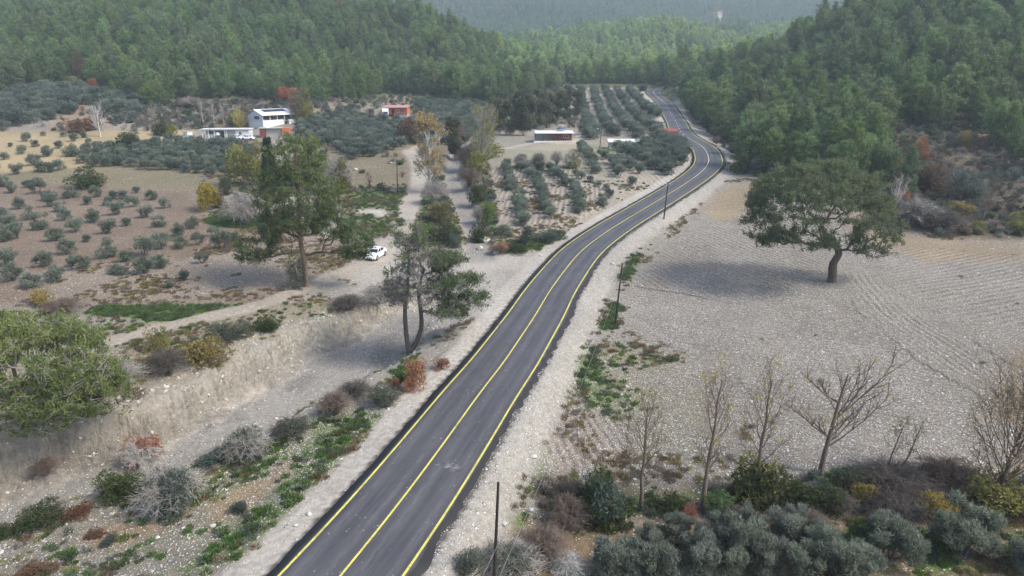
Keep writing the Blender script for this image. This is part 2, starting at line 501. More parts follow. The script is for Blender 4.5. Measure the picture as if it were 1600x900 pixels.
# near left field: stony with grass, rusty patches
paint(zone([(-300, 900), (0, 830), (300, 720), (480, 650), (640, 590), (670, 600), (400, 905), (-300, 1100)], 1.5, 1), (.245, .225, .19), .72, .36)
for P_, k in [([(360, 820), (480, 730), (560, 640), (620, 650), (560, 720), (430, 850), (330, 900), (240, 900)], 1), ([(250, 760), (420, 700), (500, 690), (350, 780)], .7), ([(0, 790), (90, 770), (120, 800), (0, 830)], .8), ([(480, 660), (580, 640), (570, 700), (500, 740)], 1)]:
    paint(zone(P_, 1.0, 1.6), (.19, .19, .10), .50, .60, k * .8)
for P_, k in [([(20, 885), (60, 865), (95, 885), (60, 905)], 1), ([(110, 830), (220, 800), (200, 860), (120, 870)], .7), ([(330, 790), (450, 720), (430, 770), (300, 850)], .55), ([(120, 840), (300, 790), (260, 850)], .5), ([(330, 740), (400, 720), (380, 750)], .6)]:
    paint(zone(P_, .8, 1.2), (.36, .22, .09), .25, .2, k * .8)
# the big stony field on the right
RF = [(880, 720), (905, 600), (960, 470), (1040, 380), (1110, 310), (1165, 283), (1210, 292), (1300, 305), (1400, 352), (1470, 376), (1620, 380), (2300, 385), (2300, 750), (1600, 745), (1450, 738), (1280, 740), (1000, 765), (900, 745)]
zr_ = zone(RF, 1.2, .8)
paint(zr_, (.215, .195, .168), .80, .05)
paint(zone([(1090, 330), (1120, 300), (1165, 283), (1215, 292), (1190, 320), (1130, 345)], 2.5, 2), (.29, .24, .165), .12, .03)
paint(zone([(1280, 320), (1400, 350), (1470, 375), (1620, 380), (2300, 385), (2300, 430), (1600, 410), (1450, 405), (1360, 380)], 3, 2.5), (.27, .22, .16), .14, .02)
paint(zone([(900, 560), (960, 520), (1060, 560), (1000, 640), (940, 640), (890, 620)], 2.5, 3), (.20, .19, .12), .60, .50, .7)
paint(zone([(1000, 600), (1150, 580), (1150, 720), (980, 740)], 3, 3), (.20, .185, .13), .7, .34, .6)
paint(zone([(850, 640), (900, 620), (960, 680), (960, 740), (850, 720)], 1.5, 1.5), (.26, .215, .178), .45, .08, .8)
# weedy strip at the foot of the embankment
for P_ in ([(935, 508), (955, 470), (975, 480), (962, 512), (940, 516)], [(885, 560), (905, 535), (925, 545), (930, 590), (900, 600), (882, 585)], [(815, 710), (832, 670), (845, 690), (838, 740), (812, 740)], [(795, 780), (815, 745), (828, 755), (815, 790), (790, 800)],
           [(750, 850), (780, 800), (830, 800), (820, 850), (770, 880)], [(860, 850), (920, 840), (960, 850), (940, 880), (870, 885)], [(960, 440), (985, 400), (1000, 395), (985, 440)]):
    paint(zone(P_, .7, .9), (.09, .14, .04), .10, .90)
paint(zone([(870, 560), (950, 590), (980, 650), (900, 640)], 1.5, 2), (.15, .17, .08), .45, .62, .8)
# hedge bank and the grove on the lower right
paint(zone([(850, 745), (1000, 768), (1280, 742), (1450, 740), (1600, 747), (2300, 750), (2300, 830), (1600, 815), (1300, 800), (1000, 815), (850, 800)], 1.2, .8), (.10, .08, .05), .12, .5)
paint(zone([(700, 905), (760, 830), (850, 800), (1000, 812), (1300, 798), (1600, 812), (2300, 830), (2300, 1100), (600, 1100)], 1.2, .8), (.21, .16, .11), .22, .35)
for P_ in ([(1310, 850), (1330, 822), (1370, 825), (1360, 860), (1330, 870)], [(1430, 860), (1440, 830), (1480, 830), (1500, 890), (1450, 890)], [(1570, 880), (1580, 830), (1700, 820), (1700, 900)], [(1290, 742), (1300, 732), (1345, 730), (1345, 745)]):
    paint(zone(P_, .8, .8), (.07, .13, .03), .03, .95)
# green strips on the left
for P_ in ([(128, 490), (150, 478), (260, 476), (375, 476), (340, 490), (270, 503), (200, 497)], [(320, 345), (345, 325), (400, 330), (430, 350), (380, 358), (330, 352)], [(745, 400), (748, 330), (765, 310), (775, 360), (765, 395)], [(600, 320), (630, 300), (640, 320), (630, 350), (600, 345)],
           [(660, 340), (690, 330), (718, 350), (715, 385), (680, 380), (655, 365)], [(560, 360), (600, 352), (610, 362), (580, 372)], [(800, 382), (850, 365), (880, 372), (840, 392)], [(610, 590), (640, 560), (660, 590), (630, 600)], [(690, 870), (700, 850), (720, 870), (700, 905)]):
    paint(zone(P_, .8, .8), (.075, .14, .035), .06, .9)
paint(zone([(905, 225), (960, 232), (950, 242), (920, 240)], 1.5, 1), (.17, .24, .08), .05, .5)
paint(zone([(855, 222), (910, 222), (940, 235), (900, 240), (830, 232)], 1.5, 1), (.34, .31, .24), .2, .05)
paint(zone([(560, 300), (640, 290), (628, 345), (600, 372), (560, 380), (530, 350)], 1.5, 1.5), (.20, .17, .12), .2, .55)
paint(zone([(655, 285), (705, 270), (722, 330), (728, 385), (660, 385), (650, 340)], 1.2, 1), (.15, .13, .085), .15, .55)
paint(zone([(728, 262), (765, 262), (775, 385), (752, 392), (742, 340)], 1.0, .8), (.15, .125, .085), .15, .5)
paint(zone([(640, 232), (740, 225), (740, 262), (700, 275), (660, 275)], 1.0, .8), (.15, .125, .095), .1, .35)
# dirt tracks
TR = (.37, .33, .285)
paint(line_zone([(60, 560), (190, 530), (260, 512), (330, 493), (400, 478), (450, 460), (510, 435), (560, 420), (600, 400)], 1.6), TR, .12, .02)
paint(line_zone([(600, 425), (700, 420), (780, 415), (850, 405)], 3.2, 1, .8), (.39, .37, .34), .14, .02)
paint(line_zone([(590, 405), (612, 380), (632, 350), (640, 320), (648, 300), (655, 280), (652, 255), (640, 235)], 1.9), (.41, .38, .34), .16, .03)
for off in (-.75, .75):
    pass
paint(line_zone([(560, 330), (580, 330), (600, 335)], 1.5, 1, .5), (.48, .46, .42), .2, .1)
paint(line_zone([(640, 235), (700, 212), (760, 205)], 1.4, 1), (.40, .35, .28), .1, .1, )
paint(line_zone([(780, 235), (840, 222), (890, 224), (905, 215), (912, 195)], 1.3, 1), (.46, .42, .35), .15, .05)
# ravine bed and cliffs
idx = np.nonzero((FBED > .01) | (FCL > .01))[0]
b = FBED[idx][:, None]; c = FCL[idx][:, None] 
cc = np.array([.72, .68, .605]) * (1 + .20 * vnoise(fx[idx], fy[idx], 1.5, 41, 3))[:, None]
gcol[idx] = gcol[idx] * (1 - c) + cc * c
stone[idx] = stone[idx] * (1 - c[:, 0]) + .22 * c[:, 0]; green[idx] *= (1 - .9 * c[:, 0])
gcol[idx] = gcol[idx] * (1 - b) + np.array([.265, .258, .245]) * b
stone[idx] = stone[idx] * (1 - b[:, 0]) + .30 * b[:, 0]; green[idx] *= (1 - b[:, 0])
for P_ in ([(440, 605), (480, 582), (495, 590), (480, 608), (455, 615)], [(575, 570), (590, 530), (618, 520), (622, 545), (600, 575)], [(350, 650), (372, 640), (380, 655), (355, 662)]):
    paint(zone(P_, .5, .5), (.20, .195, .185), .12, 0)
paint(zone([(0, 745), (130, 700), (330, 620), (430, 585), (430, 600), (300, 660), (130, 730), (0, 790)], .8, .8), (.50, .46, .39), .15, 0, .5)
# shoulders of the new road
rr = (np.abs(FR) < 14)
idx = np.nonzero(rr)[0]
s = FR[idx] + n_b[idx] * .45
ml = sstep(0, .6, s - ROAD_HW + .6) * (1 - sstep(0, .9, s - ROAD_HW - 1.9))
cl = np.array([.43, .41, .38])
gcol[idx] = gcol[idx] * (1 - ml[:, None]) + cl * ml[:, None]; stone[idx] = stone[idx] * (1 - ml) + .10 * ml; green[idx] *= (1 - ml)
mr = sstep(0, .5, -s - ROAD_HW + .6) * (1 - sstep(0, 1.3, -s - ROAD_HW - 2.3))
mr = mr * sstep(-20, -10, fy[idx]) * (1 - sstep(300, 340, fy[idx] + .6 * fx[idx] * 0))
cr = np.array([.36, .345, .315])
gcol[idx] = gcol[idx] * (1 - mr[:, None]) + cr * mr[:, None]; stone[idx] = stone[idx] * (1 - mr) + .75 * mr; green[idx] *= (1 - mr)
mu = (np.abs(FR[idx]) < ROAD_HW + .3)
gcol[idx[mu]] = (.12, .11, .10)
# pale scar on the far hill, rocky scars above the grove
paint(zone([(1112, 22), (1124, 16), (1136, 26), (1132, 40), (1118, 38)], 5, 4), (.36, .29, .22), .1, 0)
gcol *= np.array([.87, .83, .765])
gcol *= (1 + .16 * n_a + .09 * n_b + .10 * n_c)[:, None]
stone *= np.clip(1 + .5 * n_a + .3 * n_c, .3, 1.5)
paint(zone([(770, 232), (900, 236), (930, 262), (900, 275), (770, 262)], 1.5, 1.5), (.24, .22, .15), .3, .4, .8)
# furrow coordinate: across-row distance
def furrow(pts, ang, spacing, amt, k=0.0):
    idx, m = zone(pts, 1.0, .6)
    u = (fx[idx] * math.cos(ang) + fy[idx] * math.sin(ang)) + k * (fx[idx] - fx[idx].mean()) ** 2 + n_c[idx] * .5
    mm = m > .01
    sel = idx[mm]
    furm[sel] = np.maximum(furm[sel], m[mm] * amt); furu[sel] = u[mm] / spacing
furrow([(765, 262), (905, 262), (960, 300), (900, 350), (790, 350)], R(-6), 1.0, .9)
furrow([(880, 138), (1012, 136), (1045, 190), (1075, 250), (1060, 290), (980, 300), (900, 230)], R(8), 1.3, .5)
furrow([(850, 640), (900, 620), (985, 660), (985, 740), (850, 720)], R(12), .75, .8)
furrow([(1000, 440), (1300, 460), (1900, 640), (1900, 740), (1300, 735), (1000, 740)], R(62), .9, .8, .004)
furrow([(980, 440), (1060, 380), (1160, 330), (1290, 330), (1290, 440), (1150, 470)], R(20), 1.0, .75, .003)
furrow([(1300, 380), (1600, 400), (1900, 440), (1900, 560), (1500, 500), (1380, 440)], R(-70), 1.0, .7, .002)
# curved harrow lines sweeping away from the big pine
PT = at(1345, 430)[:2]
idx, m = zone([(1325, 428), (1350, 425), (1390, 470), (1480, 520), (1620, 600), (1620, 655), (1450, 560), (1360, 490)], 1.5, .4)
dd, sgn, par, _ = poly_near(fx[idx], fy[idx], catmull(np.array([at(*p) for p in [(1330, 420), (1352, 452), (1400, 500), (1480, 550), (1560, 600), (1700, 680)]]), 5))
sel = idx[m > .01]
furm[sel] = (m[m > .01]) * .65; furu[sel] = ((sgn * dd)[m > .01]) / .85
TRK.append((CH[:, :2], 1.6))
idx, m = zone([(1480, 490), (1500, 480), (1520, 530), (1620, 600), (1620, 560), (1560, 500)], 1.5, .4)
stonecut = np.zeros(N)

F_ = np.arange(N).reshape(MX.shape)
quads = np.stack([F_[:-1, :-1], F_[:-1, 1:], F_[1:, 1:], F_[1:, :-1]], -1).reshape(-1, 4)

# ------------------------------------------------------------------ ground material
t = NT('ground')
P = t.add('ShaderNodeNewGeometry').outputs['Position']
col = t.attr('col', 0); st = t.attr('stone'); gr = t.attr('green'); fm = t.attr('furm'); fu = t.attr('furu')
wv = t.math('SINE', t.math('MULTIPLY', fu, 6.2832))
wn_ = t.math('MULTIPLY', t.math('MULTIPLY', wv, fm), t.ramp(t.noise(.9, P, 3), .3, .6))
c1 = t.mix(t.ramp(t.noise(2.3, P, 5, .65), .25, .75), t.mix(1.0, col, (.62, .62, .62), 'MULTIPLY'), t.mix(1.0, col, (1.28, 1.28, 1.28), 'MULTIPLY'))
c1 = t.mix(t.ramp(wn_, -.2, 1, 0, .5), c1, t.mix(1.0, col, (.55, .5, .48), 'MULTIPLY'))
# weeds
g1 = t.noise(1.1, P, 5, .7)
gm = t.math('SUBTRACT', gr, g1)
gmm = t.ramp(gm, -.12, .06)
gcolr = t.mix(t.ramp(t.noise(4, P, 3), .35, .65), (.045, .075, .022), (.13, .16, .05))
c2 = t.mix(t.math('MULTIPLY', gmm, .85), c1, gcolr)
# stones at three sizes
def stones(c, scale, amount, bright, off):
    v = t.add('ShaderNodeTexVoronoi', {'Scale': scale, 'Randomness': 1.0}, feature='F1')
    t.l.new(P, v.inputs['Vector'])
    sep = t.add('ShaderNodeSeparateColor', {0: v.outputs['Color']})
    d = t.ramp(v.outputs['Distance'], .28, .46, 1, 0)
    on = t.math('GREATER_THAN', t.math('MULTIPLY', amount, off), sep.outputs[0])
    mask = t.math('MULTIPLY', d, on)
    sc = t.mix(sep.outputs[1], tuple(x * .45 for x in bright), bright)
    return t.mix(mask, c, sc), mask
SB = (.64, .61, .555)
patch = t.ramp(t.noise(.30, P, 5, .65), .3, .7, .45, 1.35)
st2 = t.math('MULTIPLY', st, patch)
c3, m1 = stones(c2, 5.4, st2, SB, .60)
c4, m2 = stones(c3, 10.5, st2, SB, .75)
c5, m3 = stones(c4, 2.8, st2, (.60, .58, .54), .10)
hh = t.math('ADD', t.math('ADD', t.math('MULTIPLY', m1, .6), t.math('MULTIPLY', m2, .35)), t.math('MULTIPLY', m3, 1.0))
hh = t.math('ADD', hh, t.math('MULTIPLY', t.noise(1.6, P, 6, .7), 1.6))
hh = t.math('ADD', hh, t.math('MULTIPLY', wn_, -.9))
hh = t.math('ADD', hh, t.math('MULTIPLY', t.math('MULTIPLY', t.noise(1.3, P, 8, .8), 9.0), t.attr('cliff')))
gv_ = t.add('ShaderNodeMapping', {0: P, 3: (1.0, .6, .12)}).outputs[0]
gl_ = t.noise(2.4, gv_, 6, .7)
hh = t.math('ADD', hh, t.math('MULTIPLY', t.math('MULTIPLY', gl_, 9.0), t.attr('cliff')))
t.bump(hh, 1.0, .13)
glm = t.math('MULTIPLY', t.ramp(gl_, .50, .38, 0, .5), t.attr('cliff'))  # gully hollows coloured darker: their shade is painted into the cliff
c5 = t.mix(glm, c5, (.20, .17, .13))
crk = t.math('MULTIPLY', t.ramp(t.noise(1.7, P, 7, .7), .50, .62), t.attr('cliff'))
c5 = t.mix(t.math('MULTIPLY', crk, .42), c5, (.22, .185, .14))
M_GROUND = t.color(c5, .95)

me = mesh_np('ground', np.stack([fx, fy, FH], -1), quads, M_GROUND, {'stone': stone, 'cliff': FCL, 'green': green, 'furm': furm, 'furu': furu}, smooth=True, cattr={'col': np.clip(gcol, .01, .9)})
g = obj('ground', me); tag(g, kind='structure')

# ------------------------------------------------------------------ road
def frame_of(P):
    T = np.gradient(P[:, :2], axis=0); T = nrm(T)
    return T, np.stack([-T[:, 1], T[:, 0]], -1)
RT, RN = frame_of(ROAD)
RS = np.r_[0, np.cumsum(np.linalg.norm(np.diff(ROAD[:, :2], axis=0), axis=1))]
def dens(P, k):
    n = len(P); s = np.linspace(0, n - 1, (n - 1) * k + 1)
    return np.stack([np.interp(s, np.arange(n), P[:, j]) for j in range(P.shape[1])], 1)
RD = dens(ROAD, 5); RDT, RDN = frame_of(RD); RDS = dens(RS[:, None], 5)[:, 0]
def strip(name, a, b, lift, mat, s0=-1, s1=1e9, thick=0.0, ragged=0, cols=2, seed=1, smooth=True):
    m = (RDS >= s0) & (RDS <= s1)
    P, Nn, S = RD[m], RDN[m], RDS[m]
    n = len(P)
    offs = np.linspace(a, b, cols)
    rows = []
    for k, o in enumerate(offs):
        oo = np.full(n, float(o))
        if ragged and k == 0: oo += ragged * (vnoise(S, S * 0, 1.1, seed, 3) + .9 * vnoise(S, S * 0 + 5, 9, seed + 1, 2))
        if ragged and k == cols - 1: oo += ragged * .35 * vnoise(S, S * 0, 1.4, seed + 3, 3)
        z = P[:, 2] + lift - 0.012 * np.abs(oo)
        rows.append(np.stack([P[:, 0] + Nn[:, 0] * oo, P[:, 1] + Nn[:, 1] * oo, z], -1))
    ac = np.concatenate([np.full(n, o) for o in offs]); al = np.concatenate([S] * cols)
    if thick:
        r0 = rows[0].copy(); r0[:, 2] -= thick; r1 = rows[-1].copy(); r1[:, 2] -= thick
        rows = [r0] + rows + [r1]; ac = np.r_[np.full(n, a), ac, np.full(n, b)]; al = np.r_[S, al, S]
    V = np.concatenate(rows); k = len(rows)
    I = np.arange(k * n).reshape(k, n)
    F = np.stack([I[:-1, :-1], I[:-1, 1:], I[1:, 1:], I[1:, :-1]], -1).reshape(-1, 4)[:, ::-1] if a < b else None
    if F is None: F = np.stack([I[:-1, :-1], I[:-1, 1:], I[1:, 1:], I[1:, :-1]], -1).reshape(-1, 4)
    return mesh_np(name, V, F, mat, {'across': ac, 'along': al}, smooth=smooth)

t = NT('asphalt')
ac = t.attr('across'); al = t.attr('along')
P = t.add('ShaderNodeNewGeometry').outputs['Position']
vec = t.add('ShaderNodeCombineXYZ', {0: t.math('MULTIPLY', ac, 1.0), 1: t.math('MULTIPLY', al, .035)}).outputs[0]
streak = t.noise(2.6, vec, 5, .7)
vec2 = t.add('ShaderNodeCombineXYZ', {0: t.math('MULTIPLY', ac, 1.0), 1: t.math('MULTIPLY', al, .12)}).outputs[0]
streak2 = t.noise(7.0, vec2, 4, .7)
c = t.mix(t.ramp(streak, .3, .72), (.032, .031, .035), (.078, .075, .083))
c = t.mix(t.ramp(t.noise(.22, P, 4), .35, .7, 0, .45), c, (.085, .082, .086))
# two polished, dusty wheel bands in each lane
w1 = t.math('ABSOLUTE', t.math('SUBTRACT', t.math('ABSOLUTE', ac), 1.65))
band = t.ramp(t.math('ABSOLUTE', t.math('SUBTRACT', w1, .8)), 0, .5, 1, 0)
c = t.mix(t.math('MULTIPLY', band, t.ramp(streak2, .35, .7, 0, .45)), c, (.17, .165, .16))
# pale scuffs and grit
sp = t.add('ShaderNodeTexVoronoi', {'Scale': 2.6, 'Randomness': 1.0}); t.l.new(P, sp.inputs['Vector'])
spm = t.math('MULTIPLY', t.ramp(sp.outputs['Distance'], .05, .17, 1, 0), t.ramp(t.noise(.5, P, 2), .5, .62))
c = t.mix(t.math('MULTIPLY', spm, .75), c, (.42, .41, .39))
sc_ = t.ramp(t.noise(9, vec2, 3, .8), .69, .74)
c = t.mix(t.math('MULTIPLY', sc_, .55), c, (.36, .35, .34))
# fresh black margin outside the edge lines
edge = t.ramp(t.math('ABSOLUTE', ac), 3.28, 3.48)
c = t.mix(t.math('MULTIPLY', edge, .92), c, (.014, .0135, .014))
t.bump(t.noise(38, P, 3, .7), .35, .02)
t.b.inputs['Specular IOR Level'].default_value = .35
M_ASPH = t.color(c, .72)
me = strip('road', -ROAD_HW - .12, ROAD_HW, 0, M_ASPH, thick=.22, ragged=.36, cols=9)
road = obj('road', me); tag(road, kind='structure')

def paintmat(name, colr, wear):
    t = NT(name); P = t.add('ShaderNodeNewGeometry').outputs['Position']
    w = t.math('MAXIMUM', t.ramp(t.noise(7, P, 4, .7), .50, .66, 0, wear), t.ramp(t.noise(.45, P, 5, .75), .52, .66, 0, wear))
    c = t.mix(t.ramp(t.noise(.7, P, 3), .3, .7), tuple(x * .82 for x in colr), colr)
    return t.color(t.mix(w, c, (.12, .115, .10)), .6)
M_YEL = paintmat('yellow_road_paint', (.62, .55, .11), .65)
M_PALE = paintmat('pale_yellow_road_paint', (.66, .62, .42), .5)
M_WHT = paintmat('white_road_paint', (.78, .78, .76), .4)
def s_at(px, py):
    p = at(px, py); i = np.argmin(((ROAD[:, :2] - p[:2]) ** 2).sum(1)); return RS[i]
sA = s_at(1058, 198); sB = s_at(1038, 160); sC = s_at(1071, 214)
obj('edge_line', strip('edge_line', -3.26, -3.11, .006, M_YEL), road)
obj('edge_line', strip('edge_line', 3.11, 3.26, .006, M_YEL), road)
obj('centre_line', strip('centre_line', -.065, .075, .006, M_YEL, 0, s_at(1080, 280)), road)
obj('centre_line', strip('centre_line', -.065, .075, .006, M_PALE, s_at(1080, 280) + .01, sC), road)
s_ = sC + 3.5
while s_ < sB:
    obj('lane_dash', strip('lane_dash', -.075, .075, .006, M_WHT, s_, s_ + 3.4), road)
    s_ += 7.6
obj('centre_line', strip('centre_line', -.065, .075, .006, M_WHT, sB + 2, 1e9), road)
# dusty scuffs left on the new surface
def scuff(px, py, px2, py2, w, seed):
    a = at(px, py); b_ = at(px2, py2); rng = np.random.default_rng(seed)
    L = np.linalg.norm(b_[:2] - a[:2]); n = 14
    d = (b_ - a)[:2] / L; nn = np.array([-d[1], d[0]])
    V = []
    for i in range(n + 1):
        tt = i / n; c_ = a[:2] + (b_ - a)[:2] * tt + nn * .35 * math.sin(tt * 3) 
        ww = w * (math.sin(math.pi * min(max(tt, .04), .96)) ** .6) * rng.uniform(.4, 1)
        for sg in (-1, 1):
            p = c_ + nn * ww * sg
            j = np.argmin(((RD[:, :2] - p) ** 2).sum(1))
            dd = abs(np.dot(p - RD[j, :2], RDN[j]))
            V.append((p[0], p[1], RD[j, 2] - .012 * dd + .010))
    I = np.arange(2 * (n + 1)).reshape(-1, 2)
    F = np.stack([I[:-1, 0], I[:-1, 1], I[1:, 1], I[1:, 0]], -1)
    t_ = M_DUST
    obj('dust_scuff', mesh_np('dust_scuff', np.array(V), F, t_), road)
t = NT('dust_on_asphalt'); P = t.add('ShaderNodeNewGeometry').outputs['Position']
nz = t.ramp(t.noise(2.4, P, 6, .8), .46, .68, 0, .6)
M_DUST = t.color(t.mix(nz, (.062, .060, .064), (.36, .35, .34)), .85)
for k, a in enumerate([(850, 417, 880, 412, .22), (853, 413, 872, 415, .12), (680, 727, 722, 741, .75)]):
    scuff(*a, 50 + k)
# ------------------------------------------------------------------ vegetation materials
def leafmat(name, dark, light, trans=.48, hue=.03, val=.25, rough=.75, dead=None):
    t = NT(name)
    ti = t.attr('tint')
    rnd = t.add('ShaderNodeObjectInfo').outputs['Random']
    co = t.add('ShaderNodeTexCoord').outputs['Object']
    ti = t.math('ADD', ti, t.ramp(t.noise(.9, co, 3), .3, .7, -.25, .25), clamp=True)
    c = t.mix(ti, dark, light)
    hs = t.add('ShaderNodeHueSaturation', {'Color': c, 'Hue': t.ramp(rnd, 0, 1, .5 - hue, .5 + hue), 'Saturation': t.ramp(t.math('FRACT', t.math('MULTIPLY', rnd, 7.3)), 0, 1, .8, 1.12),
                                           'Value': t.ramp(t.math('FRACT', t.math('MULTIPLY', rnd, 13.7)), 0, 1, 1 - val, 1 + val)})
    c = hs.outputs[0]
    t.color(c, rough)
    tr = t.add('ShaderNodeBsdfTranslucent', {0: c})
    mx = t.add('ShaderNodeMixShader', {0: trans}); t.l.new(t.b.outputs[0], mx.inputs[1]); t.l.new(tr.outputs[0], mx.inputs[2])
    t.l.new(mx.outputs[0], t.out.inputs[0])
    return t.m
def barkmat(name, c0, c1, sc=6):
    t = NT(name); co = t.add('ShaderNodeTexCoord').outputs['Object']
    mp = t.add('ShaderNodeMapping', {0: co, 3: (1, 1, .25)}).outputs[0]
    n = t.noise(sc, mp, 5, .7)
    t.bump(n, .8, .05)
    return t.color(t.mix(t.ramp(n, .3, .7), c0, c1), .95)
M_PINE = leafmat('pine_needles', (.078, .128, .058), (.215, .295, .108), hue=.022, val=.22)
M_PINEL = leafmat('young_pine_needles', (.095, .15, .062), (.27, .36, .12), hue=.025, val=.2)
M_PINEFAR = leafmat('far_pine_needles', (.10, .165, .075), (.27, .38, .15), hue=.03, val=.26)
M_PINEH = leafmat('field_pine_needles', (.072, .100, .042), (.175, .215, .085), hue=.01, val=.05)
M_PINEH2 = leafmat('fresh_pine_needles', (.066, .10, .038), (.18, .23, .085), hue=.01, val=.05)
M_PINEH3 = leafmat('deep_pine_needles', (.055, .090, .038), (.165, .215, .080), hue=.01, val=.05)
M_PINEH4 = leafmat('fresh_light_needles', (.085, .125, .04), (.235, .285, .095), hue=.01, val=.05)
M_BROWN = leafmat('browned_needles', (.10, .062, .035), (.22, .13, .065), hue=.02, val=.15)
M_OLIVE = leafmat('olive_leaves', (.095, .118, .085), (.235, .275, .205), hue=.015, val=.18)
M_OLIVED = leafmat('dark_olive_leaves', (.055, .080, .062), (.150, .185, .150), hue=.015, val=.15)
M_OLIVES = leafmat('silver_olive_leaves', (.100, .120, .088), (.275, .300, .235), hue=.01, val=.12)
M_YEL_L = leafmat('yellow_leaves', (.20, .165, .035), (.46, .38, .06), hue=.02, val=.15)
M_PINEFL = leafmat('sunlit_tint_pines', (.155, .235, .080), (.38, .49, .17), hue=.02, val=.22)  # lighter pine copy: the sun patch on the hill is put into the colour
M_PINEBL = leafmat('distant_pine_needles', (.080, .135, .085), (.21, .29, .18), hue=.02, val=.2)  # bluer copy for the mountain behind, haze tint put into the colour
M_YG = leafmat('yellow_green_leaves', (.12, .125, .03), (.32, .30, .075), hue=.02, val=.12)
M_BUFF = leafmat("buff_leaves", (.26, .19, .09), (.52, .42, .22), hue=.015, val=.12)
M_GREENB = leafmat('dark_shrub_leaves', (.030, .048, .018), (.095, .125, .045), hue=.02, val=.2)
M_GRASSY = leafmat('fresh_green_leaves', (.060, .115, .025), (.14, .24, .055), hue=.02, val=.2)
M_GREYSH = leafmat('grey_green_shrub_leaves', (.070, .085, .058), (.17, .19, .14), hue=.015, val=.12)
M_RUST = leafmat('rusty_leaves', (.22, .085, .040), (.50, .21, .10), hue=.015, val=.15)
M_DRY = leafmat('dry_twig_leaves', (.13, .10, .08), (.28, .23, .19), hue=.02, val=.2)
M_EUC = leafmat('eucalyptus_leaves', (.060, .072, .042), (.150, .150, .095), hue=.02, val=.14)
M_CYP = leafmat('cypress_leaves', (.022, .036, .020), (.070, .095, .052), hue=.01, val=.1)
M_BARK = barkmat('pine_bark', (.045, .035, .028), (.13, .105, .085))
M_BARKR = barkmat('reddish_bark', (.09, .06, .045), (.22, .16, .12))
M_BARKG = barkmat('grey_bark', (.14, .125, .105), (.30, .27, .235))
M_TWIG = barkmat('grey_twigs', (.19, .175, .155), (.36, .335, .305))
M_TWIGM = barkmat('weathered_twigs', (.095, .085, .075), (.235, .215, .195))
M_TWIGP = barkmat('pale_twigs', (.32, .30, .275), (.52, .50, .46))
M_TWIGB = barkmat('brown_twigs', (.085, .060, .048), (.20, .155, .125))
M_TWIGD = barkmat('dark_twigs', (.05, .042, .036), (.13, .115, .10))
M_STONE = plain('loose_stone', (.44, .42, .385), .9, .2, 2.0)

# ------------------------------------------------------------------ vegetation geometry
class Geo:
    def __init__(s): s.V = []; s.T = []; s.F3 = []; s.F4 = []; s.n = 0
    def add(s, V, F, tint=None):
        V = np.asarray(V, float).reshape(-1, 3); F = np.asarray(F)
        s.V.append(V); s.T.append(np.full(len(V), .5) if tint is None else np.asarray(tint, float).ravel())
        (s.F3 if F.shape[1] == 3 else s.F4).append(F + s.n); s.n += len(V)
    def mesh(s, name, mat, smooth=False):
        V = np.concatenate(s.V); T = np.concatenate(s.T)
        F = []
        if s.F3: F.append(np.concatenate(s.F3))
        if s.F4: F.append(np.concatenate(s.F4))
        return mesh_np(name, V, F, mat, {'tint': T}, smooth=smooth)

def sprays(G, rng, C, D, n, spread, L, W, jit=.6, tint=None, tj=.12):
    """n thin pointed leaves per cluster centre C, along D"""
    C = np.repeat(C, n, 0); D = np.repeat(D, n, 0); m = len(C)
    B = C + rng.normal(size=(m, 3)) * spread
    d = nrm(D + rng.normal(size=(m, 3)) * jit)
    s = nrm(np.cross(d, rng.normal(size=(m, 3))))
    l = (L * rng.uniform(.6, 1.25, m))[:, None]; w = (W * rng.uniform(.7, 1.3, m))[:, None]
    V = np.stack([B - s * w / 2 - d * l * .3, B + s * w / 2 - d * l * .3, B + d * l * .7 ], 1).reshape(-1, 3)
    F = np.arange(3 * m).reshape(-1, 3)
    t0 = np.full(m, .5) if tint is None else np.repeat(tint, n)
    t0 = t0 + rng.normal(size=m) * tj
    G.add(V, F, np.repeat(np.clip(t0, 0, 1), 3))

def segs(G, P0, P1, R0, R1, k=3):
    P0 = np.asarray(P0, float); P1 = np.asarray(P1, float)
    R0 = np.broadcast_to(np.asarray(R0, float), (len(P0),)); R1 = np.broadcast_to(np.asarray(R1, float), (len(P0),))
    d = nrm(P1 - P0); ref = np.where(np.abs(d[:, 2:3]) > .9, np.array([[1., 0, 0]]), np.array([[0, 0, 1.]]))
    a = nrm(np.cross(d, ref)); b = np.cross(d, a)
    V = []
    for P_, R_ in ((P0, R0), (P1, R1)):
        for i in range(k):
            th = 2 * math.pi * i / k
            V.append(P_ + (a * math.cos(th) + b * math.sin(th)) * R_[:, None])
    V = np.stack(V, 1); m = len(P0)
    off = (np.arange(m) * 2 * k)[:, None]
    F = []
    for i in range(k):
        j = (i + 1) % k
        F.append(np.array([[i, j, k + j, k + i]]) + off)
    G.add(V.reshape(-1, 3), np.concatenate(F))

def tube(G, P, Rr, k=8, lump=0.0, rng=None):
    P = np.asarray(P, float); Rr = np.asarray(Rr, float); n = len(P)
    T = nrm(np.gradient(P, axis=0)); V = []
    for i in range(n):
        d = T[i]; ref = np.array([1., 0, 0]) if abs(d[2]) > .6 else np.array([0, 0, 1.])
        a = np.cross(d, ref); a /= np.linalg.norm(a); b = np.cross(d, a)
        for j in range(k):
            th = 2 * math.pi * j / k
            r = Rr[i] * (1 + (lump * rng.uniform(-1, 1) if rng is not None else 0))
            V.append(P[i] + (a * math.cos(th) + b * math.sin(th)) * r)
    I = np.arange(n * k).reshape(n, k)
    F = np.stack([I[:-1], np.roll(I, -1, 1)[:-1], np.roll(I, -1, 1)[1:], I[1:]], -1).reshape(-1, 4)
    G.add(V, F)

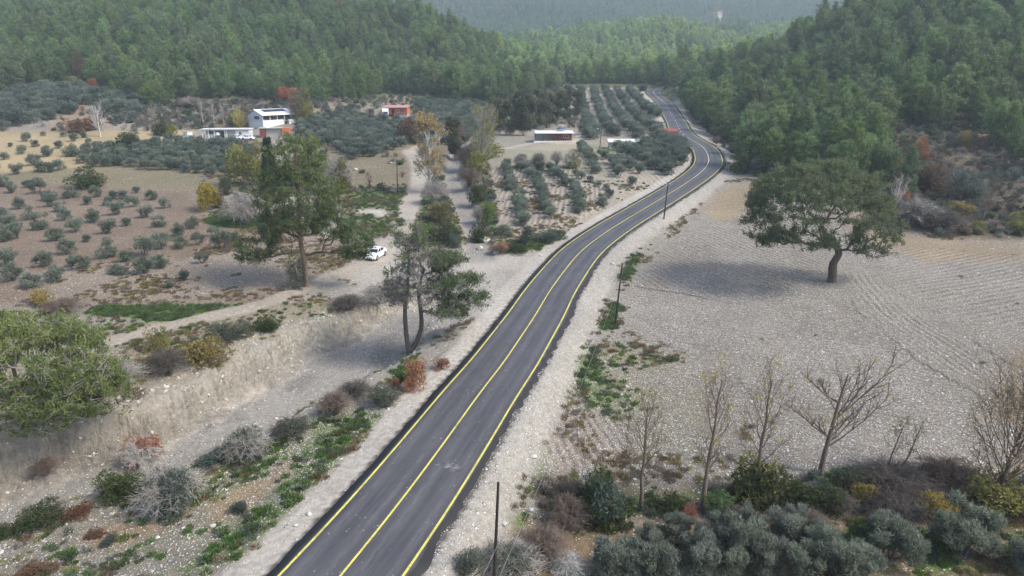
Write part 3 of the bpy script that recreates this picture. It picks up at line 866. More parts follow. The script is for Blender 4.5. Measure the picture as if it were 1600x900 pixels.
def grow(rng, trunk, targets, seg=.7, wob=.12, bow=.10, bias=.35, minh=0.0, power=.47, rtip=.02, asc=0.0):
    """branch skeleton: joins every target to the nearest grown node; pipe-model radii"""
    pos = [np.array(p, float) for p in trunk]; par = [-1] + list(range(len(trunk) - 1))
    base = np.array(trunk[0], float)
    plen = [0.0]
    for i in range(1, len(trunk)): plen.append(plen[-1] + np.linalg.norm(pos[i] - pos[i - 1]))
    order = np.argsort(np.linalg.norm(targets - base, axis=1) + rng.normal(size=len(targets)) * .5)
    tips = []
    for ti in order:
        t = targets[ti]
        A_ = np.array(pos); dd = np.linalg.norm(A_ - t, axis=1)
        hd = np.linalg.norm(A_[:, :2] - t[:2], axis=1)
        cost = dd + bias * np.array(plen) * .25 + np.where(A_[:, 2] > t[2] + .3 * dd, dd * .5, 0) + np.where(A_[:, 2] < minh, 1e6, 0) + asc * np.maximum(0, A_[:, 2] - (t[2] - .75 * hd)) * 2
        j = int(np.argmin(cost)); d = dd[j]
        k = max(1, int(round(d / seg))); prev = j
        p0 = pos[j]
        for q in range(1, k + 1):
            f = q / k
            p = p0 + (t - p0) * f
            if q < k:
                p = p + rng.normal(size=3) * wob * seg + np.array([0, 0, -bow * d * math.sin(math.pi * f)])
            pos.append(p); par.append(prev); plen.append(plen[prev] + d / k); prev = len(pos) - 1
        tips.append(prev)
    pos = np.array(pos); par = np.array(par)
    cnt = np.zeros(len(pos)); cnt[tips] = 1
    for i in range(len(pos) - 1, 0, -1): cnt[par[i]] += cnt[i] if cnt[i] > 0 else .5
    rad = rtip * np.maximum(cnt, .6) ** power
    return pos, par, rad, np.array(tips), order

def wood(G, pos, par, rad, k=4, rmax=1e9, skip=0):
    i = np.arange(1, len(pos)); i = i[i >= skip]
    i = i[par[i] >= 0]
    segs(G, pos[par[i]], pos[i], np.minimum(np.minimum(rad[par[i]], rad[i] * 1.35), rmax), np.minimum(rad[i], rmax), k)

# ---- forest pine: straight stem, whorls of upturned feathery boughs
def forest_pine(seed, H, Rm, nw, det, L, W, bare=0.16, mat=None, name='pine', k=1.0, pw=.5):
    rng = np.random.default_rng(seed)
    GC, GT = Geo(), Geo()
    lean = rng.normal(size=2) * .25
    zz = np.linspace(0, H * .97, 9)
    tr = np.stack([lean[0] * (zz / H) ** 2 + rng.normal(size=9) * .05, lean[1] * (zz / H) ** 2 + rng.normal(size=9) * .05, zz], -1); tr[0, :2] = 0
    tube(GT, tr, .02 * H * (1 - .9 * zz / H) + .02, 6)
    C, D, T = [], [], []
    P0, P1, R0 = [], [], []
    lob = rng.uniform(.75, 1.2, 12)
    for w in range(nw):
        f = w / (nw - 1); z = H * (bare + (1 - bare) * f ** .9 * .97)
        r0 = Rm * (max(0.03, 1 - f) ** pw) * min(1, .55 + f * 3) + .25
        nb = 5 if f < .8 else 4
        a0 = rng.uniform(0, 6.28)
        for b in range(nb):
            a = a0 + 6.283 * b / nb + rng.normal() * .2
            r = r0 * rng.uniform(.62, 1.15) * lob[int(a / 6.283 * 12) % 12]
            d = np.array([math.cos(a), math.sin(a), 0]); rise = rng.uniform(.15, .6) * r
            p0 = np.array([lean[0] * (z / H) ** 2, lean[1] * (z / H) ** 2, z - .1 * r]); tip = p0 + d * r + np.array([0, 0, rise])
            mid = p0 + d * r * .5 + np.array([0, 0, -.02 * r])
            P0 += [p0, mid]; P1 += [mid, tip]; R0 += [.05, .03]
            ns = max(2, int(r * det))
            for s in range(ns):
                u = .30 + .70 * (s + rng.uniform(0, .8)) / ns
                base = p0 * (1 - u) + tip * u
                lat = np.array([-d[1], d[0], 0]) * rng.normal() * .20 * r * (1.1 - .5 * u)
                c = base + lat + np.array([0, 0, rng.uniform(-.05, .28) * (1 + .2 * r)])
                C.append(c); D.append(d * .55 + np.array([0, 0, .75]) + rng.normal(size=3) * .2)
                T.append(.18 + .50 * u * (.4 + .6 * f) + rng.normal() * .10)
    for s in range(3): C.append(np.array([lean[0], lean[1], H * (.94 + .03 * s)])); D.append(np.array([0, 0, 1.])); T.append(.8)
    C = np.array(C); D = nrm(np.array(D)); T = np.clip(T, 0, 1)
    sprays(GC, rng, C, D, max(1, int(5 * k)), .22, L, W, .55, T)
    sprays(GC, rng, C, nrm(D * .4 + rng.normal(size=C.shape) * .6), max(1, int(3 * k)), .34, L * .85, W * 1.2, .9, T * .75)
    segs(GT, P0, P1, R0, np.array(R0) * .6, 3)
    return GC.mesh(name + '_crown', mat or M_PINE), GT.mesh(name + '_trunk', M_BARK, True)

# ---- lumpy shrub / olive crown
def lumpy(seed, R_, H, z0, nl, n, L, W, mat, name, up=.35, tint_up=.5, trunk=None, lumpr=.45, jit=.9, bark=None, twigs=0, shell=.55, per=3, lsp=.35, tv=.0):
    rng = np.random.default_rng(seed)
    G = Geo(); GT = Geo()
    cs, rs = [], []
    for i in range(nl):
        a = rng.uniform(0, 6.283); rr = math.sqrt(rng.uniform(0, 1)) * .70
        zf = rng.uniform(.12, .8)
        cs.append((math.cos(a) * rr * R_ * (1.1 - .4 * abs(zf - .4)), math.sin(a) * rr * R_ * (1.1 - .4 * abs(zf - .4)), z0 + (H - z0) * zf)); rs.append(lumpr * R_ * rng.uniform(.6, 1.15))
    cs = np.array(cs); rs = np.array(rs)
    idx = rng.choice(nl, n, p=rs ** 2 / (rs ** 2).sum())
    d = nrm(rng.normal(size=(n, 3))); rad = rs[idx] * (shell + (1.08 - shell) * rng.uniform(0, 1, n) ** .6)
    C = cs[idx] + d * rad[:, None] * np.array([1, 1, .9])
    C[:, 2] = np.maximum(C[:, 2], z0 * .5 + .05)
    D = nrm(d + np.array([0, 0, up]))
    lt = rng.uniform(-.16, .16, nl)[idx]
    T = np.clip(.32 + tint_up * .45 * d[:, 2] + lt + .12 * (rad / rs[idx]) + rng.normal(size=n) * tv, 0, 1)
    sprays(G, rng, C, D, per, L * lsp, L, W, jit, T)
    if trunk:
        nt = trunk[1]
        for i in range(nt):
            c = cs[i % nl]; p = np.array([0, 0, 0.]) + np.append(rng.normal(size=2) * .06, 0)
            mid = np.array([c[0] * .3, c[1] * .3, z0 * .7 + .2]); 
            tube(GT, [p - np.array([0, 0, .15]), p * .5 + mid * .5 + rng.normal(size=3) * .04, mid, c], np.array([1, .8, .6, .25]) * trunk[0] * rng.uniform(.7, 1.1), 5)
    if twigs:
        a = rng.uniform(0, 6.283, twigs); e = rng.uniform(.2, 1.3, twigs)
        dd = np.stack([np.cos(a) * np.cos(e), np.sin(a) * np.cos(e), np.sin(e)], -1)
        p0 = dd * .3 * np.array([R_, R_, H]) + np.array([0, 0, z0 * .5]); p1 = dd * rng.uniform(.8, 1.12, (twigs, 1)) * np.array([R_, R_, H])
        segs(GT, p0, p1, .02, .008, 3)
    c_ = G.mesh(name + '_crown', mat)
    t_ = GT.mesh(name + '_trunk', bark or M_BARK, True) if GT.V else None
    return c_, t_

# ---- leafless bush of arching stems
def twig_bush(seed, R_, H, n, mat, name, r=.02, arch=.5, sub=3, upb=.6, minr=.35):
    rng = np.random.default_rng(seed)
    G = Geo()
    a = rng.uniform(0, 6.283, n); rr = R_ * rng.uniform(minr, 1, n); hh = H * rng.uniform(.55, 1.05, n) * (1 - .45 * (rr / R_) ** 2)
    d = np.stack([np.cos(a), np.sin(a)], -1)
    P = [np.c_[d * .08 * R_ * rng.uniform(0, 1, (n, 1)), np.full(n, -.1)]]
    K = 5
    for k in range(1, K + 1):
        f = k / K
        z = hh * (math.sin(f * (1.57 + arch)) / 1.0)
        P.append(np.c_[d * (rr * f ** 1.2)[:, None], z] + rng.normal(size=(n, 3)) * .04 * R_)
    for k in range(K):
        segs(G, P[k], P[k + 1], r * (1 - .16 * k), r * (1 - .16 * (k + 1)), 3)
        if k >= 1:
            for s in range(sub):
                u = rng.uniform(0, 1, (n, 1)); b = P[k] * (1 - u) + P[k + 1] * u
                q = b + (nrm(P[k + 1] - P[k]) * .5 + rng.normal(size=(n, 3)) * .55 + np.array([0, 0, .2 * upb])) * R_ * .22
                segs(G, b, q, r * .45, r * .25, 3)
    return G.mesh(name, mat)

# ------------------------------------------------------------------ scatter through geometry nodes (for what nobody could count)
def scatter(name, sources, pts, rotz, scale, tilt=None, seed=0, mat=None, pick=None):
    """sources: meshes; one point cloud object whose points carry instances"""
    srcs = bpy.data.collections.new(name + '_sources')
    for i, m in enumerate(sources):
        so = bpy.data.objects.new('%s_source_%02d' % (name, i), m); srcs.objects.link(so)
    rng = np.random.default_rng(seed)
    n = len(pts)
    me = bpy.data.meshes.new(name)
    me.vertices.add(n); me.vertices.foreach_set('co', np.asarray(pts, np.float32).ravel())
    rot = np.zeros((n, 3), np.float32); rot[:, 2] = rotz
    if tilt is not None: rot[:, :2] = rng.normal(size=(n, 2)) * tilt
    sc = np.asarray(scale, np.float32)
    if sc.ndim == 1: sc = np.stack([sc, sc, sc], -1)
    a = me.attributes.new('rot', 'FLOAT_VECTOR', 'POINT'); a.data.foreach_set('vector', rot.ravel())
    a = me.attributes.new('siz', 'FLOAT_VECTOR', 'POINT'); a.data.foreach_set('vector', sc.ravel())
    a = me.attributes.new('pick', 'INT', 'POINT'); a.data.foreach_set('value', (rng.integers(0, len(sources), n) if pick is None else np.asarray(pick)).astype(np.int32))
    ng = bpy.data.node_groups.new(name + '_nodes', 'GeometryNodeTree')
    ng.interface.new_socket('Geometry', in_out='INPUT', socket_type='NodeSocketGeometry')
    ng.interface.new_socket('Geometry', in_out='OUTPUT', socket_type='NodeSocketGeometry')
    gi = ng.nodes.new('NodeGroupInput'); go = ng.nodes.new('NodeGroupOutput')
    ci = ng.nodes.new('GeometryNodeCollectionInfo'); ci.inputs['Collection'].default_value = srcs
    ci.inputs['Separate Children'].default_value = True; ci.inputs['Reset Children'].default_value = True
    ip = ng.nodes.new('GeometryNodeInstanceOnPoints'); ip.inputs['Pick Instance'].default_value = True
    def na(nm, ty):
        x = ng.nodes.new('GeometryNodeInputNamedAttribute'); x.data_type = ty; x.inputs[0].default_value = nm
        return [o for o in x.outputs if o.enabled][0]
    e = ng.nodes.new('FunctionNodeEulerToRotation')
    L = ng.links.new
    L(gi.outputs[0], ip.inputs['Points']); L(ci.outputs[0], ip.inputs['Instance'])
    L(na('rot', 'FLOAT_VECTOR'), e.inputs[0]); L(e.outputs[0], ip.inputs['Rotation'])
    L(na('siz', 'FLOAT_VECTOR'), ip.inputs['Scale']); L(na('pick', 'INT'), ip.inputs['Instance Index'])
    L(ip.outputs[0], go.inputs[0])
    o = bpy.data.objects.new(name, me); COL.objects.link(o)
    md = o.modifiers.new('scatter', 'NODES'); md.node_group = ng
    o['kind'] = 'stuff'
    return o

def rand_in(rng, P, n):
    lo, hi = P.min(0), P.max(0)
    q = rng.uniform(lo, hi, (n, 2))
    return q[inside(q[:, 0], q[:, 1], P)]

def spaced(rng, P, sp, jit=.35, ang=0.0, hexa=True):
    """jittered lattice inside polygon P"""
    c = P.mean(0); ca, sa = math.cos(ang), math.sin(ang)
    ext = np.abs(P - c).max() * 1.5
    sx, sy = sp if isinstance(sp, tuple) else (sp, sp)
    gx = np.arange(-ext, ext, sx); gy = np.arange(-ext, ext, sy)
    X, Y = np.meshgrid(gx, gy)
    if hexa: X = X + (np.arange(len(gy)) % 2)[:, None] * sx * .5
    X = X + rng.uniform(-jit, jit, X.shape) * sx; Y = Y + rng.uniform(-jit, jit, Y.shape) * sy
    q = np.stack([c[0] + X * ca - Y * sa, c[1] + X * sa + Y * ca], -1).reshape(-1, 2)
    return q[inside(q[:, 0], q[:, 1], P)]

def in_frame(p, mx=60, my=60):
    z = hgt(p[:, 0], p[:, 1]); a, b = to_px(p[:, 0], p[:, 1], z)
    return (a > -mx) & (a < 1600 + mx) & (b > -my) & (b < 900 + my) & (depth_of(p[:, 0], p[:, 1], z) > 10)
# ------------------------------------------------------------------ forests
CLEAR = wpoly([(-300, 160), (0, 152), (60, 135), (130, 118), (165, 150), (240, 168), (280, 158), (380, 152), (450, 163), (560, 157), (600, 146), (680, 152), (740, 160), (800, 160), (860, 142), (890, 132),
               (1000, 130), (1041, 135), (1052, 150), (1082, 188), (1135, 222), (1166, 262), (1200, 285), (1290, 292), (1340, 300), (1400, 325), (1470, 345), (1620, 352), (2200, 350), (2200, 890), (-600, 890)])
rngF = np.random.default_rng(77)
box_near = np.array([(-430, 95), (430, 95), (430, 600), (-430, 600)], float)
q = spaced(rngF, box_near, 5.9, .42)
q = q[~inside(q[:, 0], q[:, 1], CLEAR)]
q = q[in_frame(q, 140, 160)]
rd_ = np.sqrt(((q[:, None] - ROAD[None, ::4, :2]) ** 2).sum(-1)).min(1)
q = q[rd_ > np.where(q[:, 1] > 240, 5.6, 8.0)]
hq = hgt(q[:, 0], q[:, 1])
# bare clearings in the wood: on the left slope and by the big field
gapn = vnoise(q[:, 0], q[:, 1], 26, 61, 2)
px_, py_ = to_px(q[:, 0], q[:, 1], hq)
lowr = (px_ > 1380) & (py_ > 200) 
sizeboost = np.where(q[:, 0] > 60, np.where(q[:, 1] < 190, .84, 1.05), 1.0)
keep = np.where(lowr, gapn < .34, gapn < .9)
q, hq, px_, py_ = q[keep], hq[keep], px_[keep], py_[keep]
def visible(q, hq, top=9.0, canopy=6.0):
    out = np.ones(len(q), bool)
    for f in np.linspace(.35, .97, 40):
        x = q[:, 0] * f; y = q[:, 1] * f; z = CAM_H + (hq + top - CAM_H) * f
        out &= z > hgt(x, y) + np.where(inside(x, y, CLEAR), 0, canopy * .3)
    return out
vis = visible(q, hq)
q, hq, px_, py_ = q[vis], hq[vis], px_[vis], py_[vis]
dep = depth_of(q[:, 0], q[:, 1], hq)
size = rngF.uniform(.62, 1.22, len(q)) * (1 + .22 * vnoise(q[:, 0], q[:, 1], 40, 62, 2))
size *= np.where(lowr[keep][vis], .74, 1)
size *= sizeboost[keep][vis]
rot = rngF.uniform(0, 6.283, len(q))
print('near forest', len(q))

# individuals: those that show largest
inf = (px_ > -20) & (px_ < 1620) & (py_ > -10)
score = np.where(inf, size / dep, 0)
order = np.argsort(-score)[:300]
pick = np.zeros(len(q), bool); pick[order] = True
pine_src = [forest_pine(100 + k, 12.5 * hh, rr * 1.18, nw, 2.9, .70, .20, bare=bb, mat=M_PINE, name='pine', k=1.2, pw=pw)
            for k, (hh, rr, nw, bb, pw) in enumerate([(1, 3.3, 15, .10, .5), (1.1, 3.0, 16, .12, .55), (.85, 3.7, 12, .08, .36), (1.15, 3.3, 16, .16, .5), (.8, 3.1, 12, .06, .4), (1.0, 3.8, 14, .14, .34)])]
pine_src += [forest_pine(150 + k, 12 * hh, rr * 1.15, 14, 2.9, .70, .20, bare=.07, mat=M_PINEL, name='pine', k=1.2, pw=pw) for k, (hh, rr, pw) in enumerate([(1, 3.3, .5), (.9, 3.5, .4)])]
PINES = []
for i in order:
    side = 'left' if px_[i] < 760 else 'right'
    k = int(rngF.integers(0, len(pine_src))) if (side == 'left' or rngF.uniform() < .03) else int(rngF.integers(0, 6))
    e = empty('pine_tree', (q[i, 0], q[i, 1], hq[i] - .15), rot[i])
    e.scale = (size[i] * rngF.uniform(.9, 1.1), size[i] * rngF.uniform(.9, 1.1), size[i] * rngF.uniform(.92, 1.12))
    if side == 'left':
        tag(e, 'feathery green pine in the forest on the foot of the left hillside', 'pine tree', 'pines on the foot of the left hillside')
    else:
        tag(e, 'feathery dark green pine in the dense forest on the right hillside', 'pine tree', 'pines on the right hillside')
    obj('crown', pine_src[k][0], e); obj('trunk', pine_src[k][1], e)
    PINES.append(e)
rest = ~pick
def joined(pair, nm):
    """crown and trunk of a source tree in one mesh, for scattered use"""
    a, b = pair
    V, T, Fs, mi = [], [], [], []; off = 0
    for s, m in enumerate((a, b)):
        v = np.zeros(len(m.vertices) * 3, np.float32); m.vertices.foreach_get('co', v); V.append(v.reshape(-1, 3))
        tt = np.zeros(len(m.vertices), np.float32); m.attributes['tint'].data.foreach_get('value', tt); T.append(tt)
        li = np.zeros(len(m.loops), np.int32); m.loops.foreach_get('vertex_index', li)
        tot = np.zeros(len(m.polygons), np.int32); m.polygons.foreach_get('loop_total', tot)
        c = tot[0]
        Fs.append(li.reshape(-1, c) + off); mi += [s] * len(tot); off += len(T[-1])
    return mesh_np(nm, np.concatenate(V), Fs, [a.materials[0], b.materials[0]], {'tint': np.concatenate(T)}, mi)
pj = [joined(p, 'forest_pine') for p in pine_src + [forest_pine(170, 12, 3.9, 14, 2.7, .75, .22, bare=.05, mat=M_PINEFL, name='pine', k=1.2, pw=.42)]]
s3 = size[rest][:, None] * rngF.uniform(.88, 1.14, (rest.sum(), 3))
pkn = np.where((q[rest, 0] < 20) & (rngF.uniform(size=rest.sum()) < .45), rngF.integers(6, 8, rest.sum()), rngF.integers(0, 6, rest.sum()))
pkn = np.where((q[rest, 0] >= 20) & (rngF.uniform(size=rest.sum()) < .12), 7, pkn)
pkn = np.where((q[rest, 1] > 400) & (q[rest, 0] > -10) & (rngF.uniform(size=rest.sum()) < .75), 8, pkn)  # beyond the valley most pines take the sunlit-coloured copy
scatter('pine_forest', pj, np.c_[q[rest], hq[rest] - .15], rot[rest], s3, tilt=.03, seed=3, pick=pkn)

# far woods on the hills behind, one mass
box_far = np.array([(-1000, 600), (1000, 600), (1000, 1650), (-1000, 1650)], float)
qf = spaced(rngF, box_far, 8.2, .45)
qf = qf[in_frame(qf, 60, 60)]
hf = hgt(qf[:, 0], qf[:, 1]); v = visible(qf, hf, 8, 0)
qf, hf = qf[v], hf[v]
a_, b_ = to_px(qf[:, 0], qf[:, 1], hf)
scar = (((a_ - 1124) / 13) ** 2 + ((b_ - 28) / 14) ** 2) < .6 + .3 * rngF.normal(size=len(a_)) 
qf, hf = qf[~scar], hf[~scar]
print('far forest', len(qf))
far_src = [joined(forest_pine(200 + k, 11 * hh, rr, 9, 1.3, 1.25, .42, bare=.05, mat=M_PINEFAR, name='far_pine', k=.9), 'far_pine') for k, (hh, rr) in enumerate([(1, 3.6), (1.15, 3.3), (.85, 3.7), (1.0, 4.0)])]
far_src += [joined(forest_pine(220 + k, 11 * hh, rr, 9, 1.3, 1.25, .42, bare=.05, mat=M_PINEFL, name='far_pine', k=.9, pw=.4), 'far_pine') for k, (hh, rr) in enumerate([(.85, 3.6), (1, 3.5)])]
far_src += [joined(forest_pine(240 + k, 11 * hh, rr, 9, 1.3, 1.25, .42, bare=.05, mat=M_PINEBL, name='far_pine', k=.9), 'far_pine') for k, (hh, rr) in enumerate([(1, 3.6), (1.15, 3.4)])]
lit = (qf[:, 1] < 860) & (qf[:, 0] > 20) & (vnoise(qf[:, 0], qf[:, 1], 60, 63, 3) > -.35)  # where the far wood takes needles with sunlight painted in
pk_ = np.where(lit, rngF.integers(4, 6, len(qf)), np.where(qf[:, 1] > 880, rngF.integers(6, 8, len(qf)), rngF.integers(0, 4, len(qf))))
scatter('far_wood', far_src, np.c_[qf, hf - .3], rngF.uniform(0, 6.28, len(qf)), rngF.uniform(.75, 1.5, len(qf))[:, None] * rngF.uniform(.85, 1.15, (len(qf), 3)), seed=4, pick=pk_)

# undergrowth below and in front of the trees: scrub nobody could count
und = [twig_bush(300 + k, 1.5, 1.6, 34, m, 'scrub', .03, sub=2) for k, m in enumerate([M_TWIGB, M_TWIG])] + \
      [lumpy(310 + k, 1.4, 1.5, .1, 6, 170, .30, .16, m, 'scrub_leafy')[0] for k, m in enumerate([M_GREENB, M_GREYSH, M_DRY, M_OLIVED])]
qa = spaced(rngF, np.array([(-430, 95), (430, 95), (430, 420), (-430, 420)], float), 3.4, .45)
qa = qa[~inside(qa[:, 0], qa[:, 1], CLEAR)]
qa = qa[in_frame(qa, 20, 20)]
dd_ = sdist(qa[:, 0], qa[:, 1], CLEAR)
ha = hgt(qa[:, 0], qa[:, 1]); aa, bb = to_px(qa[:, 0], qa[:, 1], ha)
kk = ((dd_ > -22) | ((aa > 1380) & (bb > 180))) & (rngF.uniform(size=len(qa)) < .75)
rr_ = np.sqrt(((qa[:, None] - ROAD[None, ::4, :2]) ** 2).sum(-1)).min(1)
kk &= rr_ > 6.5
qa, ha = qa[kk], ha[kk]
scatter('undergrowth', und, np.c_[qa, ha - .1], rngF.uniform(0, 6.28, len(qa)), rngF.uniform(.5, 1.35, len(qa)), seed=5)

sp_ = []
for P_, spc, kp in [([(1345, 190), (1640, 170), (1640, 375), (1470, 370), (1400, 345), (1345, 290)], 2.5, .8), ([(270, 160), (380, 158), (470, 168), (470, 192), (400, 196), (290, 203)], 2.3, .85), ([(190, 160), (290, 160), (290, 206), (210, 205)], 2.4, .8), ([(440, 162), (560, 158), (660, 148), (660, 168), (585, 180), (450, 192)], 2.8, .5), ([(100, 150), (250, 168), (270, 205), (100, 210), (60, 205)], 3.2, .55),
                    ([(400, 205), (560, 235), (560, 260), (640, 232), (640, 300), (600, 345), (560, 330), (400, 340), (300, 290)], 3.6, .42), ([(655, 250), (705, 250), (722, 330), (728, 385), (655, 385)], 1.9, .75), ([(728, 225), (765, 225), (775, 385), (752, 392)], 1.9, .75),
                    ([(700, 160), (900, 140), (900, 200), (840, 205), (760, 215), (700, 200)], 3.4, .5), ([(1100, 160), (1140, 215), (1180, 275), (1165, 285), (1140, 250), (1110, 215)], 2.4, .7), ([(1180, 284), (1300, 300), (1400, 348), (1470, 372), (1620, 375), (1620, 335), (1400, 300), (1290, 285)], 2.0, .85),
                    ([(850, 758), (1000, 775), (1280, 748), (1450, 746), (1640, 750), (1640, 812), (1300, 806), (1000, 818), (850, 805)], 1.5, .75)]:
    a = spaced(rngF, wpoly(P_), spc, .45); sp_.append(a[rngF.uniform(size=len(a)) < kp])
    if P_[0] == (850, 758): nh_ = len(sp_[-1])
qs = np.concatenate(sp_); ss = rngF.uniform(.35, .95, len(qs)) * np.where(qs[:, 1] > 185, 1.5, 1); ss[-nh_:] *= .75
ok_ = np.sqrt(((qs[:, None] - ROAD[None, ::4, :2]) ** 2).sum(-1)).min(1) > 6.2
for P_, w_ in TRK: ok_ &= poly_near(qs[:, 0], qs[:, 1], P_)[0] > w_ + 1.1
qs, ss = qs[ok_], ss[ok_]
scatter('scrub_cover', und, np.c_[qs, hgt(qs[:, 0], qs[:, 1]) - .05], rngF.uniform(0, 6.28, len(qs)), ss, seed=15)
# ------------------------------------------------------------------ the four big field pines
def ell(rng, n, c, r, lo=.55, zmin=-1, pw=.5):
    d = nrm(rng.normal(size=(n * 3, 3))); d = d[d[:, 2] > zmin][:n]
    k = rng.uniform(lo, 1, len(d)) ** pw
    return np.array(c) + d * k[:, None] * np.array(r)

def hero_pine(name, base, trunks, tg, green, seed, mat, bark, rtip=.015, seg=.75, L=.42, W=.075, nsp=16, spread=.30, twigs=2, twigmat=None, label='', bow=.08, minh=2.5, tr_r=.38, toplight=(0, 1)):
    """trunks: polylines (local m); tg: targets; green: mask of targets that carry needles"""
    rng = np.random.default_rng(seed)
    root = empty(name, base)
    GT = Geo(); GB = Geo(); GC = Geo()
    tgs = np.array(tg); 
    own = np.argmin(np.stack([np.linalg.norm(tgs[:, :2] - np.array(t_[-1])[:2] , axis=1) for t_ in trunks]), 0)
    for k, t_ in enumerate(trunks):
        m = own == k
        if not m.any(): continue
        T_ = catmull(np.array(t_, float), 4)
        pos, par, rad, tips, order = grow(rng, T_, tgs[m], seg, .14, bow, minh=minh, rtip=rtip)
        nT = len(T_)
        rr = np.maximum(rad[:nT], tr_r * (1 - .55 * np.linspace(0, 1, nT))); rr = np.minimum(rr, tr_r * 1.05); rr[0] *= 1.3
        tube(GT, T_, rr, 9, .07, rng)
        rad = np.minimum(rad, tr_r * .62)
        wood(GB, pos, par, rad, 5, skip=nT)
        gi = np.array(green)[m][order]
        C = pos[tips]; prev = pos[par[tips]]
        D = nrm(nrm(C - prev) + np.array([0, 0, .9]))
        # side twigs
        for _ in range(twigs):
            u = rng.uniform(0, 1, (len(C), 1)); b = prev * (1 - u) + C * u
            q = b + (nrm(C - prev) * .5 + rng.normal(size=C.shape) * .7) * .55
            segs(GB, b, q, .02, .008, 3)
            q2 = q + rng.normal(size=C.shape) * .25
            segs(GB, q, q2, .010, .005, 3)
        Cg = C[gi]; Dg = D[gi]
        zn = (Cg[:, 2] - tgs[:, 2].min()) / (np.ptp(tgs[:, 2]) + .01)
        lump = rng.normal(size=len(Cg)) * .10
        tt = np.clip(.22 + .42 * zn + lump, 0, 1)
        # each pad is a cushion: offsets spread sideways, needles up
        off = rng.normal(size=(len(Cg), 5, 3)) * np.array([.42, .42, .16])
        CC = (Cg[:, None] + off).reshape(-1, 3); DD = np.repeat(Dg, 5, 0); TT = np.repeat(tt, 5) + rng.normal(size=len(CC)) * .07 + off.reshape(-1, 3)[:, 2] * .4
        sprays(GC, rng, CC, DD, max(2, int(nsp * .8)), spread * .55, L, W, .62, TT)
        segs(GB, np.repeat(Cg, 5, 0), CC, .014, .006, 3)
    obj('trunk', GT.mesh('trunk', bark, True), root)
    obj('branches', GB.mesh('branches', twigmat or bark), root)
    obj('crown', GC.mesh('crown', mat), root)
    tag(root, label, 'pine tree')
    return root

rng = np.random.default_rng(5)
B = at(1300, 440)
tg = np.vstack([ell(rng, 430, (-3.2, 0, 9.2), (9.3, 8.6, 7.0), .70, .02, .6),
                ell(rng, 60, (-3.0, 0, 10.0), (5.8, 5.2, 3.6), .2, -.2),
                ell(rng, 75, (4.8, -.5, 6.4), (3.3, 3.6, 3.1), .4), ell(rng, 60, (-10.2, 0, 7.4), (2.3, 4.2, 2.2), .4), ell(rng, 40, (-5.5, -4, 6.8), (4.0, 2.6, 1.6), .4)])
lob = vnoise(np.arctan2(tg[:, 1], tg[:, 0] + 3.2) * 3, tg[:, 2] * .4, 1.2, 71, 2)
tg[:, 0] = -3.2 + (tg[:, 0] + 3.2) * (1 + .10 * lob); tg[:, 2] = np.maximum(tg[:, 2] * (1 + .05 * lob), 3.9)
gm = vnoise(tg[:, 0], tg[:, 1] + tg[:, 2] * 2, 2.4, 72, 2) < .50
gm &= (tg[:, 2] > 5.2) | (tg[:, 0] > 2.5) | (rng.uniform(size=len(tg)) < .45)
hero_pine('umbrella_pine', B, [[(0, 0, -.3), (-.1, 0, 1.2), (-.15, 0, 2.5), (.35, 0, 3.9), (-.25, .1, 5.0), (-1.4, .2, 6.2), (-2.4, 0, 7.6)], ], tg, gm, 6, M_PINEH, M_BARK, label='broad old umbrella-shaped pine standing alone in the stony field', nsp=17, minh=4.6, tr_r=.62, L=.46, W=.11)

B = at(478, 447)
tg = np.vstack([ell(rng, 220, (-.3, 0, 11.0), (5.3, 4.8, 4.8), .45), ell(rng, 90, (.3, 0, 16.0), (3.6, 3.2, 3.4), .4), ell(rng, 36, (-5.8, -.5, 5.0), (2.5, 2.5, 1.7), .3), ell(rng, 50, (6.4, 0, 5.6), (2.6, 2.6, 2.0), .3), ell(rng, 40, (3.8, 0, 8), (2.6, 2.6, 2.0), .3), ell(rng, 30, (-3.4, 0, 7), (1.8, 2.6, 1.2), .3)])
gm = (vnoise(tg[:, 0] + 9, tg[:, 1] + tg[:, 2] * 2, 2.2, 73, 2) < .65)
dead = np.stack([rng.uniform(-4.5, 4.5, 46), rng.uniform(-3.5, 3.5, 46), rng.uniform(4.2, 7.8, 46)], -1)
tg = np.vstack([tg, dead]); gm = np.r_[gm, np.zeros(46, bool)]
hero_pine('tall_pine', B, [[(0, 0, -.3), (.05, 0, 1.5), (.1, 0, 3), (-.15, 0, 5.5), (-.1, 0, 8), (.1, 0, 11), (0, 0, 14), (.3, 0, 17)]], tg, gm, 8, M_PINEH2, M_BARKR, twigmat=M_BARK, label='tall open-crowned pine with a bare reddish trunk beside the ploughed field', nsp=17, bow=.03, minh=3.2, tr_r=.36, L=.46, W=.11)

B = at(640, 553)
lay = [ell(rng, n_, (cx_, 0, z_), (r_, r_ * .9, .45), .25) for n_, cx_, z_, r_ in ((50, 1.0, 6.4, 3.6), (60, 1.6, 7.9, 3.9), (56, 1.2, 9.4, 3.4), (40, 1.5, 10.9, 2.6), (20, 1.0, 12.2, 1.7))]
tg = np.vstack(lay + [ell(rng, 34, (6.0, 0, 6.3), (2.4, 2.8, .5), .2), ell(rng, 30, (5.6, -.5, 8.4), (2.2, 2.6, .5), .2), ell(rng, 26, (4.2, -1, 5.2), (1.9, 2.2, .4), .2), ell(rng, 18, (4.6, 0, 10.4), (1.5, 2, .4), .2), ell(rng, 26, (.6, 0, 13.0), (1.9, 1.7, 1.0), .3), ell(rng, 26, (-1.5, 0, 7.6), (1.4, 1.8, .5), .3), ell(rng, 24, (3.4, 0, 10.3), (2, 2, 1), .3), ell(rng, 14, (-1.2, 0, 6.2), (1.2, 1.8, .4), .3)])
gx = tg[:, 0]; gz = tg[:, 2]
